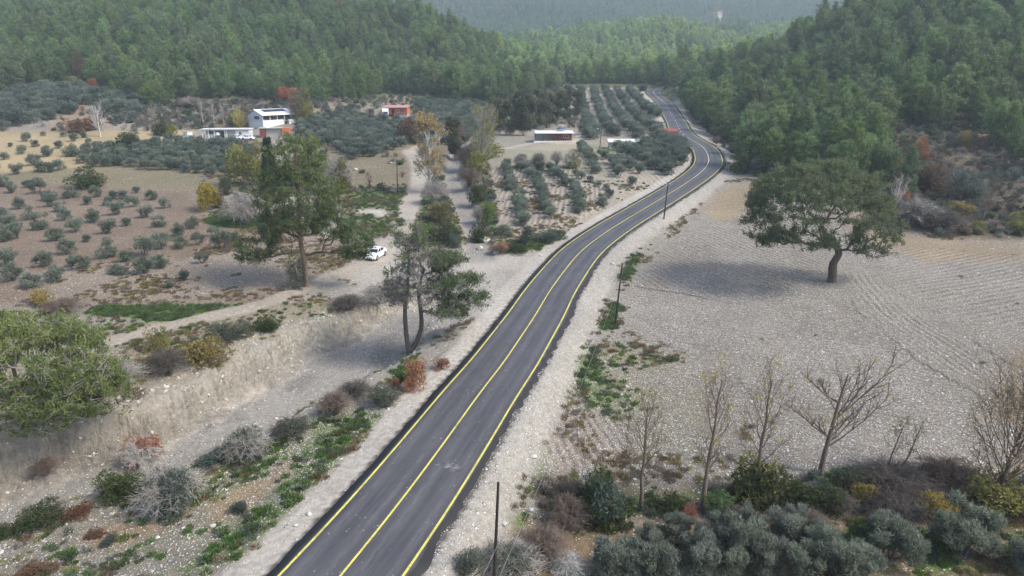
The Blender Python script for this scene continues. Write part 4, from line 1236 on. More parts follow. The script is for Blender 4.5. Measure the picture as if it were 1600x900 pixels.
pg = np.where((gx > 3.4) & (gz < 11), .92, np.where(gz > 12.0, .6, np.where(gx < -1.8, .22, .12)))
gm = rng.uniform(size=len(tg)) < pg
hero_pine('dying_pine', B, [[(0, 0, -.3), (-.2, 0, 1.5), (-.3, 0, 3.4), (-.25, .1, 5.4), (.1, .1, 7.5), (.4, 0, 10.5)], [(.15, .1, .4), (.9, .2, 1.6), (1.35, .3, 3.2), (1.3, .2, 5.2), (1.2, .1, 7.0), (1.9, 0, 9.4)]], tg, gm, 9, M_PINEH3, M_TWIGD, twigmat=M_TWIGM,
          label='half-dead twin-trunked pine with a grey twiggy crown between ravine and road', nsp=14, twigs=14, bow=.02, minh=4.0, tr_r=.30, rtip=.013, L=.40, W=.11)

B = at(42, 668)
tg = np.vstack([ell(rng, 380, (-.2, 0, 4.6), (7.4, 6.2, 4.6), .45, -.75), ell(rng, 80, (4.6, 0, 3.0), (3.6, 3.4, 2.4), .4, -.6)])
tg[:, 2] = np.maximum(tg[:, 2], .7)
gm = (vnoise(tg[:, 0] + 4, tg[:, 1] + tg[:, 2], 1.6, 74, 2) < .40)
hero_pine('low_pine', B, [[(0, 0, -.3), (-.1, 0, 1.2), (.1, 0, 2.6), (0, 0, 5)]], tg, gm, 10, M_PINEH4, M_BARK, twigmat=M_TWIG, label='bushy light green pine with pale bare twigs above the ravine at the left edge', nsp=22, twigs=3, minh=.8, tr_r=.28, rtip=.010, L=.40, W=.10)

# ------------------------------------------------------------------ leafless roadside trees
def bare_tree(name, base, H, top, wid, n, seed, label, leaf=None, nleaf=0, rtip=.011, tr=.14, mat=None, low=.30, limbs=None, lw=.10, cat='bare tree', bow=.02, group=None, twigs=6, ls=.17):
    rng = np.random.default_rng(seed)
    root = empty(name, base)
    k = 7
    f = np.linspace(0, 1, k)
    T_ = np.stack([top * f ** 1.2 + rng.normal(size=k) * .03 * (f > 0), rng.normal(size=k) * .03 * (f > 0), H * .86 * f - .2 * (f == 0)], -1)
    G = Geo(); GB = Geo()
    Tt = catmull(T_, 3); nt_ = len(Tt); ft = np.linspace(0, 1, nt_)
    tube(G, Tt, tr * (1.15 - .95 * ft) + .012, 7, .05, rng)
    npr = max(8, n // 6)
    S0, S1, Ra, Rb, C, Dn = [], [], [], [], [], []
    def limb(p, d, L_, r, lev):
        k_ = 5 if lev == 0 else (3 if lev == 1 else 2)
        for q in range(k_):
            d2 = d + rng.normal(size=3) * .10 + np.array([0, 0, .10 + bow]); d2 /= np.linalg.norm(d2)
            p2 = p + d2 * L_ / k_
            S0.append(p); S1.append(p2); Ra.append(r * (1 - .7 * q / k_)); Rb.append(r * (1 - .7 * (q + 1) / k_))
            if lev < 2 and (q > 0 or lev == 1):
                for _ in range(2 if lev == 0 else 2):
                    sd_ = rng.normal(size=3); sd_ -= sd_ @ d2 * d2; sd_ /= np.linalg.norm(sd_)
                    dd_ = d2 * .75 + sd_ * .6 + np.array([0, 0, .15]); dd_ /= np.linalg.norm(dd_)
                    limb(p2, dd_, L_ * rng.uniform(.28, .5) * (1.1 - .12 * q), max(r * .45, rtip * .5), lev + 1)
            p, d = p2, d2
        C.append(p); Dn.append(d)
    for i in range(npr):
        f_ = low + (.97 - low) * (i + rng.uniform(0, .9)) / npr
        p = np.array([np.interp(f_ * H * .86, Tt[:, 2], Tt[:, j]) for j in range(3)])
        a_ = i * 2.4 + rng.normal() * .3; el = rng.uniform(.55, .95) + .35 * f_
        L_ = wid * 1.15 * (math.sin(math.pi * min(1, .28 + .72 * (f_ - low) / (1 - low) * .85)) ** .7) * rng.uniform(.55, 1.15) + .25
        limb(p, np.array([math.cos(a_) * math.cos(el), math.sin(a_) * math.cos(el), math.sin(el)]), L_, max(tr * .34 * (1.1 - .6 * f_), rtip * 1.6), 0)
    for t_ in (limbs or []):
        t_ = np.array(t_, float); zz = t_[2] - 1.1 * abs(t_[0]) * .8
        p = np.array([np.interp(max(zz, 1.2), Tt[:, 2], Tt[:, j]) for j in range(3)]); d_ = t_ - p; L_ = np.linalg.norm(d_)
        limb(p, d_ / L_ - np.array([0, 0, .12]), L_, tr * .42, 0)
    segs(GB, np.array(S0), np.array(S1), np.array(Ra), np.array(Rb), 4)
    C = np.array(C); Dn = nrm(np.array(Dn))
    m = mat or M_TWIGD
    obj('trunk', G.mesh('trunk', m, True), root); obj('branches', GB.mesh('branches', m), root)
    if nleaf:
        GL = Geo(); ii = rng.integers(0, len(C), nleaf)
        c = C[ii] + rng.normal(size=(nleaf, 3)) * wid * .12
        c = c[rng.uniform(size=len(c)) < np.clip(.5 + vnoise(c[:, 0], c[:, 2], 1.2, seed, 2) * 1.6, 0, 1)]
        sprays(GL, rng, c, nrm(rng.normal(size=c.shape)), 3, .10, ls, ls * .6, 1, np.full(len(c), .5))
        obj('leaves', GL.mesh('leaves', leaf), root)
    tag(root, label, cat, group)
    return root
bare_tree('bare_tree', at(1000, 796), 9.0, .1, 2.3, 90, 21, 'slim leafless tree beside the large dark green shrub, leftmost of the row', M_YG, 150, tr=.13, mat=M_TWIGB)
bare_tree('bare_tree', at(1097, 798), 11.2, .5, 2.1, 100, 22, 'tall leafless tree with a pale trunk foot, second of the row', M_YEL_L, 160, tr=.15, mat=M_TWIGB)
bare_tree('bare_tree', at(1178, 784), 10.6, .25, 2.6, 110, 23, 'straight leafless tree rising from a yellow-green hedge bush', M_YEL_L, 150, tr=.14, mat=M_TWIGB, low=.22)
bare_tree('bare_tree', at(1281, 742), 9.3, .9, 2.0, 54, 24, 'leafless tree leaning right with two wide-forking limbs over the stony field', M_YEL_L, 160, tr=.18, mat=M_TWIGB, limbs=[(4.4, 0, 8.4), (3.6, .2, 7.5), (2.8, 0, 7.2), (4.1, -.2, 5.9), (3.2, 0, 5.5), (2.2, .1, 5.0), (-2.4, 0, 8.0), (-1.6, .1, 7.2), (-2.6, .2, 5.4), (-1.7, 0, 4.6)])
bare_tree('sapling', at(1383, 748), 5.0, .6, 1.0, 26, 25, 'thin leafless sapling, left one of a pair by the bramble bank', M_YG, 40, tr=.06, mat=M_TWIGB, cat='sapling')
bare_tree('sapling', at(1406, 744), 4.6, .9, 1.1, 26, 26, 'thin leaning sapling, right one of a pair by the bramble bank', M_YG, 40, tr=.06, mat=M_TWIGB, cat='sapling')
bare_tree('ochre_tree', at(1555, 790), 8.6, .7, 4.6, 240, 27, 'wide ochre-leaved shrubby tree at the right edge of the hedgerow', M_BUFF, 4200, tr=.16, mat=M_TWIGB, low=.10, cat='tree')
bare_tree('poplar', at(672, 300), 15.5, 0, 4.0, 230, 28, 'tall autumn poplar with pale branches and buff leaves beside the dirt track', M_BUFF, 5200, ls=.34, tr=.35, mat=M_TWIGP, low=.12, rtip=.03, cat='poplar')
bare_tree('bare_tree', at(755, 262), 12.5, 0, 5.4, 230, 29, 'broad leafless grey tree above yellow foliage beside the stream bed', M_YG, 1600, ls=.3, tr=.3, mat=M_TWIG, low=.08, rtip=.03)
bare_tree('bare_tree', at(157, 214), 7.6, 0, 4.2, 90, 30, 'small white-barked leafless tree on the edge of the dry yellow field', None, 0, tr=.2, mat=M_TWIGP, low=.1, rtip=.04)
bare_tree('bare_tree', at(1397, 345), 6.6, 0, 3.0, 80, 31, 'pale leafless tree at the forest edge behind the umbrella pine', M_RUST, 120, tr=.15, mat=M_TWIGP, low=.15, rtip=.022)
bare_tree('bare_tree', at(1535, 345), 5.2, 0, 2.8, 80, 32, 'greyish leafless bush-tree at the forest edge near the right border', None, 0, tr=.14, mat=M_TWIGB, low=.12, rtip=.018)
for k, (x, y, h) in enumerate([(243, 208, 9), (318, 197, 9), (335, 197, 8), (350, 195, 7), (1066, 300, 5)][:4]):
    bare_tree('bare_tree', at(x, y), h, 0, 2.6, 60, 40 + k, ['leafless grey tree left of the small white hut', 'leafless grey tree behind the left end of the low white shed', 'leafless grey tree behind the middle of the low white shed', 'small leafless tree behind the right end of the low white shed'][k], None, 0, tr=.15, mat=M_TWIG, low=.12, rtip=.03)

# ------------------------------------------------------------------ tall dark trees by the farmhouse
euc = [lumpy(400 + k, 2.5, 14, .6, 22, 1500, .75, .24, M_EUC, 'eucalyptus', up=.5, trunk=(.22, 4), lumpr=.42, bark=M_BARKG) for k in range(3)]
for k, (x, y, s) in enumerate([(762, 214, .75), (778, 205, .9), (792, 212, 1.0), (806, 204, 1.05), (818, 212, 1.0), (830, 203, 1.1), (845, 202, 1.12), (858, 200, 1.02), (870, 197, 1.1), (884, 192, 1.05), (900, 186, .95), (772, 190, .8), (820, 190, .95), (712, 250, .95)]):
    p = at(x, y); r_ = empty('eucalyptus', p, k * 1.3); r_.scale = (s, s, s)
    if k == 13: tag(r_, 'tall dark narrow tree by the stream between the poplar and the broad grey tree', 'tree')
    else: tag(r_, 'tall brownish-green eucalyptus in the clump behind the red farmhouse', 'tree', 'eucalyptus clump behind the farmhouse')
    m = euc[k % 3]; obj('crown', m[0], r_); obj('trunk', m[1], r_)
# cypress
G = Geo(); rr = np.random.default_rng(44)
n = 1500; zc = rr.uniform(.3, 11.5, n); rad = 1.9 * np.clip(1.15 - zc / 12, .05, 1) ** .8 * rr.uniform(.6, 1.1, n); a = rr.uniform(0, 6.283, n)
sprays(G, rr, np.stack([np.cos(a) * rad, np.sin(a) * rad, zc], -1), nrm(np.stack([np.cos(a) * .4, np.sin(a) * .4, np.full(n, 1.)], -1)), 4, .12, .6, .16, .3, rr.uniform(.2, .7, n))
GT = Geo(); tube(GT, [(0, 0, -.2), (0, 0, 4), (0, 0, 10)], [.25, .18, .05], 7)
p = at(425, 300); r_ = empty('cypress', p); tag(r_, 'narrow dark cypress between yellow-green trees below the orange hut', 'cypress'); obj('crown', G.mesh('crown', M_CYP), r_); obj('trunk', GT.mesh('trunk', M_BARK), r_)
# odd coloured trees in the woods
bp = forest_pine(500, 12, 3.4, 14, 2.6, .62, .14, bare=.08, mat=M_BROWN, name='brown_pine', k=1.2)
for x, y, s, lb in [(128, 128, 1.0, 'brown dying pine at the left forest edge above the olive trees'), (533, 38, 1.1, 'single rust-brown pine high in the left hillside forest'), (905, 178, .7, 'purplish-brown tree at the right end of the eucalyptus clump')]:
    p = at(x, y); r_ = empty('pine_tree', p); r_.scale = (s, s, s); tag(r_, lb, 'pine tree'); obj('crown', bp[0], r_); obj('trunk', bp[1], r_)
# ------------------------------------------------------------------ bushes, one by one
BK = {}
def bk(key):
    if key in BK: return BK[key]
    L_ = dict(green=(M_GREENB, 900, .17, .075), grey=(M_GREYSH, 1000, .18, .05), yellow=(M_YEL_L, 700, .16, .09), yg=(M_YG, 800, .16, .08), rust=(M_RUST, 800, .16, .07), dry=(M_DRY, 800, .18, .05),
              fresh=(M_GRASSY, 800, .15, .08), brown=(M_BROWN, 800, .17, .07), young=(M_PINE, 1000, .20, .07), darkolive=(M_OLIVED, 1000, .18, .06), olive=(M_OLIVES, 900, .18, .06))
    if key in L_:
        m, n, l, w = L_[key]
        v = [lumpy(600 + 7 * len(BK) + i, 1.25, 2.0, .05, 11, n, l, w, m, 'foliage', up=.45, lumpr=.46, twigs=26, bark=M_TWIGB) for i in range(2)]
    else:
        m = dict(bgrey=M_TWIG, bbrown=M_TWIGB, bpale=M_TWIGP, bdark=M_TWIGD)[key]
        v = [(None, twig_bush(700 + 7 * len(BK) + i, 1.5, 1.9, 150, m, 'branches', .016, sub=5)) for i in range(2)]
    BK[key] = v
    return v
nb_ = 0
def bush(px, py, w, h, kind, label, group=None, cat='bush', mixk=None):
    """w, h: apparent size in photograph pixels; (px, py): foot"""
    global nb_
    p = at(px, py); z = depth_of(*p); s = FPX / z
    v = bk(kind)[nb_ % 2]; nb_ += 1
    name = {'b': 'bare_bush'}.get(kind[0], 'bush') if kind[0] == 'b' and kind != 'brown' else {'yellow': 'yellow_bush', 'yg': 'yellow_green_bush', 'rust': 'rusty_bush'}.get(kind, 'bush')
    e = empty(name, p - np.array([0, 0, .05]), (nb_ * 2.4) % 6.28)
    rx = w / s / 2 / 1.35; hz = h / s / 2.0
    e.scale = (rx, rx, max(hz, .2))
    tag(e, label, cat, group)
    if v[0] is not None: obj('foliage', v[0], e)
    if v[1] is not None: obj('branches', v[1], e)
    if mixk:
        u = bk(mixk)[nb_ % 2]
        obj('foliage' if u[0] else 'branches', u[0] or u[1], e)
    return e
for a in [
    (330, 572, 76, 50, 'yellow', 'dense yellow-leaved bush on the lip of the eroded bank'),
    (241, 546, 44, 38, 'yg', 'small yellow-green bush between the track and the ravine'),
    (118, 628, 54, 48, 'yg', 'yellow-green bush under the right side of the light green pine'),
    (66, 478, 38, 34, 'yellow', 'thin yellow bush at the lower left edge of the ploughed field'),
    (98, 492, 66, 30, 'bbrown', 'low maroon bramble beside the thin yellow bush'),
    (262, 584, 70, 46, 'bdark', 'grey leafless bush on the bank left of the dense yellow one'),
    (186, 606, 80, 50, 'bgrey', 'arching pale leafless bush right of the light green pine'),
    (300, 560, 50, 30, 'green', 'low green bush hugging the left side of the dense yellow one'),
    (365, 528, 66, 28, 'grey', 'grey-green bush on the bank above the pale cliff'),
    (418, 512, 50, 26, 'green', 'green bush at the track edge above the cliff'),
    (545, 484, 62, 26, 'bdark', 'heap of dark cut branches on the ravine rim'),
    (590, 474, 60, 32, 'bgrey', 'grey brush left of the half-dead pine on the ravine rim'),
    (524, 648, 58, 40, 'bbrown', 'brown heap of cut branches beside the gravel, nearest the road'),
    (556, 620, 56, 30, 'bdark', 'dark tangled root heap in the ravine, behind the brown heap'),
    (656, 606, 46, 50, 'rust', 'tall rusty orange bush at the foot of the half-dead pine'),
    (640, 612, 28, 22, 'rust', 'bright orange low bush left of the tall rusty one'),
    (616, 606, 20, 18, 'rust', 'smallest orange tuft, leftmost of the rusty bushes'),
    (688, 578, 34, 20, 'rust', 'low rusty bush next to the road shoulder'),
    (632, 595, 26, 22, 'fresh', 'fresh green plant under the half-dead pine'),
    (602, 630, 66, 30, 'grey', 'low grey-green bush left of the rusty ones'),
    (456, 680, 66, 30, 'bdark', 'dark leafless bush on the near ravine edge', None, 'bush', 'grey'),
    (386, 716, 76, 50, 'grey', 'grey-green thorny bush on the near ravine edge', None, 'bush', 'bgrey'),
    (336, 722, 60, 26, 'darkolive', 'low dark bush between the thorny bush and the big round one'),
    (270, 800, 98, 92, 'darkolive', 'largest round dark green bush on the near ravine edge', None, 'bush', 'bgrey'),
    (184, 780, 86, 48, 'green', 'dark green bush left of the largest round one'),
    (222, 724, 70, 44, 'rust', 'reddish dead bush leaning over the pale ravine bed', None, 'bush', 'bpale'),
    (62, 816, 84, 34, 'green', 'low spreading green bush near the left edge'),
    (8, 836, 44, 26, 'green', 'green bush cut by the left edge of the picture'),
    (122, 806, 50, 24, 'brown', 'brownish weed clump between the two low green bushes'),
    (72, 742, 48, 32, 'bbrown', 'brown creeper clinging to the pale cliff'),
    (172, 850, 32, 20, 'darkolive', 'tiny dark shrub in the grassy stones at lower left'),
    (372, 800, 34, 22, 'darkolive', 'tiny dark shrub on the rusty grass near the road'),
    (56, 900, 64, 26, 'brown', 'golden dry tuft in the bottom left corner'),
    (150, 838, 40, 14, 'brown', 'low orange dry tuft in the lower left field'),
    (945, 820, 92, 96, 'darkolive', 'large dark green shrub at the left end of the hedgerow', None, 'bush', 'green'),
    (886, 826, 76, 58, 'bbrown', 'domed brown leafless bush in front of the large dark shrub'),
    (893, 790, 64, 48, 'bdark', 'dark leafless bush behind the domed brown one'),
    (850, 866, 96, 42, 'bbrown', 'low reddish bramble beside the green verge'),
    (795, 895, 104, 58, 'bgrey', 'wide olive-grey bramble beside the nearest pole', None, 'bush', 'grey'),
    (734, 905, 66, 52, 'grey', 'grey-green shrub at the bottom edge left of the nearest pole'),
    (886, 896, 66, 34, 'olive', 'pale silvery low shrub at the bottom edge', None, 'bush', 'bpale'),
    (1188, 786, 92, 76, 'yg', 'yellow-green hedge bush around the third bare tree', None, 'bush', 'green'),
    (1246, 796, 84, 50, 'green', 'ivy-green hedge bush right of the yellow-green one'),
    (1302, 800, 60, 44, 'bdark', 'dark bramble below the leaning bare tree', None, 'bush', 'green'),
    (1355, 788, 46, 36, 'yellow', 'bright yellow sprig bush in the dark brambles'),
    (1461, 812, 54, 58, 'yellow', 'taller bright yellow bush in the dark brambles'),
    (1604, 806, 40, 34, 'yellow', 'yellow bush cut by the right edge'),
    (1400, 770, 130, 44, 'bdark', 'wide dark bramble bank behind the yellow sprigs', None, 'bush', 'bbrown'),
    (1480, 762, 110, 50, 'bbrown', 'brown bramble bank left of the ochre tree', None, 'bush', 'brown'),
    (1330, 770, 90, 34, 'green', 'low green hedge growth at the field edge'),
    (1560, 800, 120, 70, 'yg', 'ochre thicket at the foot of the shrubby tree', None, 'bush', 'brown'),
    (1042, 796, 66, 36, 'green', 'green hedge bush between the first two bare trees'),
    (1120, 800, 60, 36, 'fresh', 'light green hedge bush right of the second bare tree'),
    (1072, 812, 44, 28, 'rust', 'small reddish dry bush in the hedge'),
    (1140, 815, 60, 30, 'bdark', 'dark twiggy bush under the yellow-green hedge bush'),
    (1400, 812, 100, 44, 'bdark', 'dark bramble between the two yellow bushes'),
    (1260, 826, 80, 34, 'bbrown', 'brown bramble in front of the ivy-green bush'),
    # along the stream
    (688, 345, 44, 34, 'brown', 'ochre scrub below the poplar beside the track', None, 'bush', 'yg'),
    (680, 318, 46, 40, 'bgrey', 'grey twiggy bush below the poplar'),
    (692, 378, 56, 38, 'green', 'green bush on the spit between track and stream'),
    (668, 376, 30, 26, 'fresh', 'light green bush at the end of the spit'),
    (712, 388, 26, 26, 'darkolive', 'dark bush at the stream mouth'),
    (745, 273, 42, 40, 'yg', 'round yellow-green bush beside the ploughed orchard'),
    (760, 246, 58, 40, 'yg', 'yellow-green foliage at the foot of the broad grey tree'),
    (748, 316, 40, 30, 'green', 'dark green bush on the stream bank'),
    (734, 292, 40, 34, 'bbrown', 'brown leafless bush on the stream bank'),
    (728, 262, 40, 34, 'bbrown', 'brown scrub upstream of the round yellow-green bush'),
    (762, 350, 28, 34, 'fresh', 'bright green upright bush by the orchard corner'),
    (768, 338, 22, 24, 'yg', 'yellow-topped bush by the orchard corner'),
    (750, 376, 40, 32, 'green', 'dark green bush near the two boulders'),
    (748, 350, 24, 34, 'bgrey', 'grey leafless shrub beside the bright green bush'),
    (786, 368, 34, 18, 'olive', 'low blue-grey bush at the foot of the orchard'),
    (822, 382, 28, 34, 'darkolive', 'upright dark bush between the orchard and the road'),
    (850, 378, 44, 18, 'darkolive', 'low dark bush by the road shoulder'),
    (868, 374, 40, 16, 'green', 'low green bush nearest the road shoulder'),
    (796, 392, 60, 12, 'green', 'flat green growth in front of the orchard'),
    (780, 394, 34, 14, 'rust', 'reddish scrub beside the boulders', None, 'bush', 'bbrown'),
    (815, 262, 30, 22, 'olive', 'pale leafless-looking almond tree in the yard above the furrowed orchard', None, 'tree', 'bgrey'),
    (843, 263, 32, 24, 'grey', 'second pale tree of the yard, right of the almond tree', None, 'tree', 'bgrey'),
    (893, 262, 30, 26, 'yg', 'thin yellowish tree beside the dark orchard row', None, 'tree', 'bpale'),
    (870, 258, 22, 24, 'bgrey', 'small grey leafless bush in the yard'),
    (710, 225, 40, 44, 'bbrown', 'brown leafless thicket above the stream'),
    (640, 222, 44, 46, 'brown', 'ochre bush left of the poplar'),
    (625, 352, 22, 12, 'fresh', 'low green weeds by the track'),
    # trees round the tall pine
    (392, 290, 66, 74, 'yg', 'willow with pale yellow-green crown left of the cypress', None, 'tree'),
    (470, 290, 74, 76, 'yg', 'yellow-green tree right of the cypress', None, 'tree'),
    (530, 302, 52, 60, 'yg', 'thin yellow-green tree behind the tall pine', None, 'tree', 'bgrey'),
    (385, 350, 70, 54, 'bgrey', 'pale leafless willow bush below the willow'),
    (322, 330, 42, 48, 'yellow', 'yellow tree at the corner of the ploughed field', None, 'tree'),
    (342, 325, 34, 34, 'brown', 'ochre shrub right of the yellow tree'),
    (353, 305, 24, 32, 'green', 'dark upright shrub behind the ochre one'),
    (440, 352, 60, 34, 'green', 'green scrub left of the tall pine'),
    (466, 450, 34, 48, 'grey', 'grey-green shrub at the foot of the tall pine'),
    (133, 292, 64, 34, 'green', 'wide dark green shrub above the ploughed field'),
    (202, 234, 48, 30, 'green', 'dark green shrub in the upper olive rows'),
    (257, 212, 34, 30, 'green', 'domed green shrub left of the white hut'),
    (268, 214, 18, 22, 'yg', 'small light green shrub in front of the domed one'),
    (374, 200, 28, 34, 'yellow', 'yellow tree left of the white house', None, 'tree'),
    (470, 190, 40, 50, 'dry', 'greyish shrub right of the white house', None, 'bush', 'yg'),
    (130, 205, 60, 26, 'brown', 'brownish scrub above the dry yellow field'),
    (145, 142, 16, 20, 'rust', 'small bright orange tree at the left forest edge', None, 'tree'),
    (182, 142, 34, 34, 'fresh', 'bright green tree at the left forest edge', None, 'tree'),
    (205, 142, 36, 34, 'fresh', 'green broadleaf tree right of the brightest one', None, 'tree'),
    (235, 140, 40, 20, 'rust', 'rusty scrub at the left forest edge'),
    (300, 168, 40, 16, 'dry', 'dry pinkish-grey scrub on the slope above the low white shed', None, 'bush', 'bgrey'),
    (450, 160, 40, 24, 'rust', 'small rusty scrub under the forest behind the white house'),
    # forest edge on the right
    (1402, 282, 30, 40, 'rust', 'orange-leaved bush among the young green trees'),
    (1345, 275, 56, 64, 'young', 'light green young tree behind the umbrella pine', None, 'tree'),
    (1385, 292, 60, 66, 'young', 'second light green young tree, right of the first', None, 'tree'),
    (1440, 250, 34, 34, 'rust', 'rusty bush in the gap of the right forest'),
    (1508, 232, 26, 30, 'yellow', 'orange-yellow bush in the right forest'),
    (1450, 300, 70, 50, 'brown', 'brown scrub in the gap of the right forest', None, 'bush', 'bbrown'),
    (1505, 318, 70, 60, 'darkolive', 'dark rounded oak at the right forest edge', None, 'tree'),
    (1500, 335, 36, 26, 'yellow', 'small orange bush below the dark rounded oak'),
    (1524, 365, 30, 24, 'yg', 'yellowish tuft on the grey bank at right'),
    (1588, 362, 36, 34, 'yg', 'yellow-green bush on the bank at the right edge'),
    (1425, 350, 90, 40, 'bdark', 'grey bramble on the bank behind the field', None, 'bush', 'bgrey'),
    (1470, 358, 80, 34, 'bdark', 'dark bramble right of the grey one'),
    (1405, 330, 30, 34, 'rust', 'reddish bush at the foot of the pale leafless tree'),
    (1150, 268, 50, 26, 'green', 'low green bush at the road bend'),
    (1190, 272, 44, 30, 'darkolive', 'dark bush below the forest right of the bend'),
]:
    bush(*a)
# ------------------------------------------------------------------ olive trees
rngO = np.random.default_rng(900)
ol_near = [lumpy(800 + k, 1.45, 3.2, .3, 24, 1500, .26, .050, m, 'olive', up=1.3, trunk=(.11, 3), lumpr=.30, bark=M_TWIGD, jit=.55, per=6, lsp=.30, tv=.16, twigs=20) for k, m in enumerate([M_OLIVES, M_OLIVES, M_OLIVES])]
ol_mid = [lumpy(820 + k, 1.5, 2.7, .35, [11, 15, 8, 17, 10, 13][k], 720, .26, .085, m, 'olive', up=.6, trunk=(.09, 3), lumpr=[.40, .34, .44, .30, .38, .36][k], bark=M_TWIGD) for k, m in enumerate([M_OLIVE] * 6)]
ol_dark = [lumpy(840 + k, 1.5, 2.7, .2, 12, 420, .34, .13, m, 'olive', up=.4, trunk=(.09, 3), lumpr=.42, bark=M_TWIGD) for k, m in enumerate([M_OLIVED, M_OLIVED, M_OLIVE])]
OL = []      # x, y, scale, set, group index, label
GRP = [('grey-green olive tree on the reddish ploughed field', 'olive trees on the ploughed field'),
       ('silvery olive tree in the grove below the hedgerow', 'olive trees below the hedgerow'),
       ('blue-grey olive tree in the furrowed orchard beside the stream bed', 'olive trees in the furrowed orchard'),
       ('dark olive tree in the dense grove inside the road bend', 'olive trees inside the road bend'),
       ('dark olive tree in the long valley rows left of the far road', 'olive trees in the valley rows'),
       ('grey-green olive tree in the packed grove below the low white shed', 'olive trees below the white shed'),
       ('dark green olive tree in the large grove in front of the red cabin', 'olive trees in front of the red cabin'),
       ('large grey olive tree on the slope under the left forest', 'olive trees under the left forest'),
       ('small olive tree on the dry yellow field', 'olive trees on the dry yellow field')]
# left ploughed field, read off one by one (x, foot y, width) in a 3.6x view of (0,200)
for zx, zy, w in [(95, 262, 80), (25, 178, 52), (150, 335, 50), (20, 330, 80), (65, 365, 80), (110, 455, 85), (215, 370, 100), (170, 512, 90), (235, 570, 115), (290, 445, 95), (100, 620, 115), (20, 520, 80), (55, 565, 90),
                  (395, 395, 100), (540, 388, 75), (492, 432, 60), (365, 520, 92), (430, 585, 100), (310, 635, 110), (378, 710, 112), (530, 530, 108), (612, 595, 100), (490, 640, 52), (605, 435, 60), (695, 400, 62), (768, 366, 45), (745, 445, 85),
                  (655, 490, 100), (715, 552, 60), (825, 505, 92), (855, 405, 72), (932, 450, 70), (890, 558, 88), (1080, 568, 82), (1008, 608, 92), (908, 675, 112), (1020, 678, 92), (1115, 660, 82), (1200, 608, 72), (1255, 685, 120), (1318, 640, 66),
                  (812, 722, 130), (710, 752, 92), (612, 725, 125), (905, 790, 108), (815, 820, 120), (690, 828, 80), (640, 825, 80), (455, 790, 120), (245, 780, 120), (318, 862, 125), (40, 775, 125), (75, 860, 130), (178, 900, 130), (1040, 850, 66), (1135, 760, 80),
                  (950, 900, 52), (345, 470, 80), (265, 410, 70), (210, 330, 70), (30, 640, 100), (640, 400, 60), (405, 780, 80)]:
    OL.append((zx / 3.6, 200 + zy / 3.6, w / 3.6 / 2 / 1.5, 'mid', 0))
for zx, zy, w in [(330, 115, 52), (415, 75, 55), (200, 105, 48), (190, 210, 86), (265, 160, 80), (230, 245, 70), (285, 250, 70), (395, 160, 85), (490, 135, 62), (125, 145, 60), (340, 235, 70), (60, 105, 30), (245, 45, 32), (150, 75, 60), (470, 55, 40), (500, 90, 40), (360, 50, 36)]:
    OL.append((zx / 3.6, 200 + zy / 3.6, w / 3.6 / 2 / 1.5, 'mid', 8))
# lower right grove
for x, y, w in [(1162, 880, 66), (1110, 872, 56), (1225, 850, 54), (1290, 868, 62), (1303, 902, 66), (1394, 876, 66), (1385, 845, 46), (1506, 866, 80), (1562, 862, 70), (1136, 902, 50), (1200, 905, 56), (1256, 908, 56), (1345, 905, 50), (1040, 885, 56), (1020, 910, 60), (962, 905, 66), (1060, 850, 44),
                (1085, 905, 66), (1420, 905, 40), (1600, 890, 50), (1010, 862, 40), (1175, 845, 46), (1262, 862, 46)]:
    OL.append((x, y, w / 2 / 1.12, 'near', 1))
OL = [o for i_, o in enumerate(OL) if not (o[4] == 1 and i_ % 5 == 3)]
# furrowed orchard rows (4x view of (700,230))
def rowpts(P, step):
    P = np.array([at(700 + a / 4, 230 + b / 4)[:2] for a, b in P]); d = np.r_[0, np.cumsum(np.linalg.norm(np.diff(P, axis=0), axis=1))]
    s = np.arange(0, d[-1] + .1, step); return np.stack([np.interp(s, d, P[:, 0]), np.interp(s, d, P[:, 1])], -1)
OLW = []
for rw, st_, sc_ in [([(360, 130), (375, 200), (390, 255), (400, 290)], 2.6, 1.0), ([(440, 315), (450, 370), (460, 430), (468, 490)], 2.4, 1.05), ([(505, 150), (535, 190), (570, 250), (590, 300), (600, 350), (615, 420), (650, 460)], 2.5, 1.0), ([(640, 150), (690, 200), (760, 240), (800, 280), (820, 340), (815, 400), (820, 450)], 2.6, 1.05),
                     ([(460, 140), (520, 145)], 2.6, .9), ([(590, 150), (700, 160)], 2.6, .9), ([(790, 180), (850, 210), (920, 215)], 2.8, .85), ([(830, 15), (870, 60), (900, 110), (930, 170)], 2.9, 1.15), ([(1030, 100), (1060, 150), (1075, 200)], 3.0, 1.2), ([(940, 360), (970, 340), (1010, 320)], 2.6, .9), ([(1160, 240), (1150, 220)], 3, 1.1), ([(960, 60), (1000, 90)], 3, 1.1), ([(930, 250), (1000, 270), (1060, 275)], 3, .6), ([(1110, 110), (1150, 140), (1200, 170)], 3, 1.15)]:
    for p in rowpts(rw, st_):
        OLW.append((p[0] + rngO.normal() * .2, p[1] + rngO.normal() * .3, .86 * sc_ * rngO.uniform(.85, 1.12), 'dark' if False else 'mid', 2))
def fill(pts, sp, sc, st_, g, ang=0, jit=.25, hexa=True, keep=1.0):
    P = wpoly(pts); q_ = spaced(rngO, P, sp, jit, ang, hexa)
    for p in q_:
        if rngO.uniform() < keep: OLW.append((p[0], p[1], sc * rngO.uniform(.8, 1.2), st_, g))
fill([(1000, 218), (1035, 218), (1060, 222), (1078, 245), (1072, 262), (1050, 282), (1010, 262), (975, 245), (945, 232)], 3.3, 1.22, 'dark', 3)
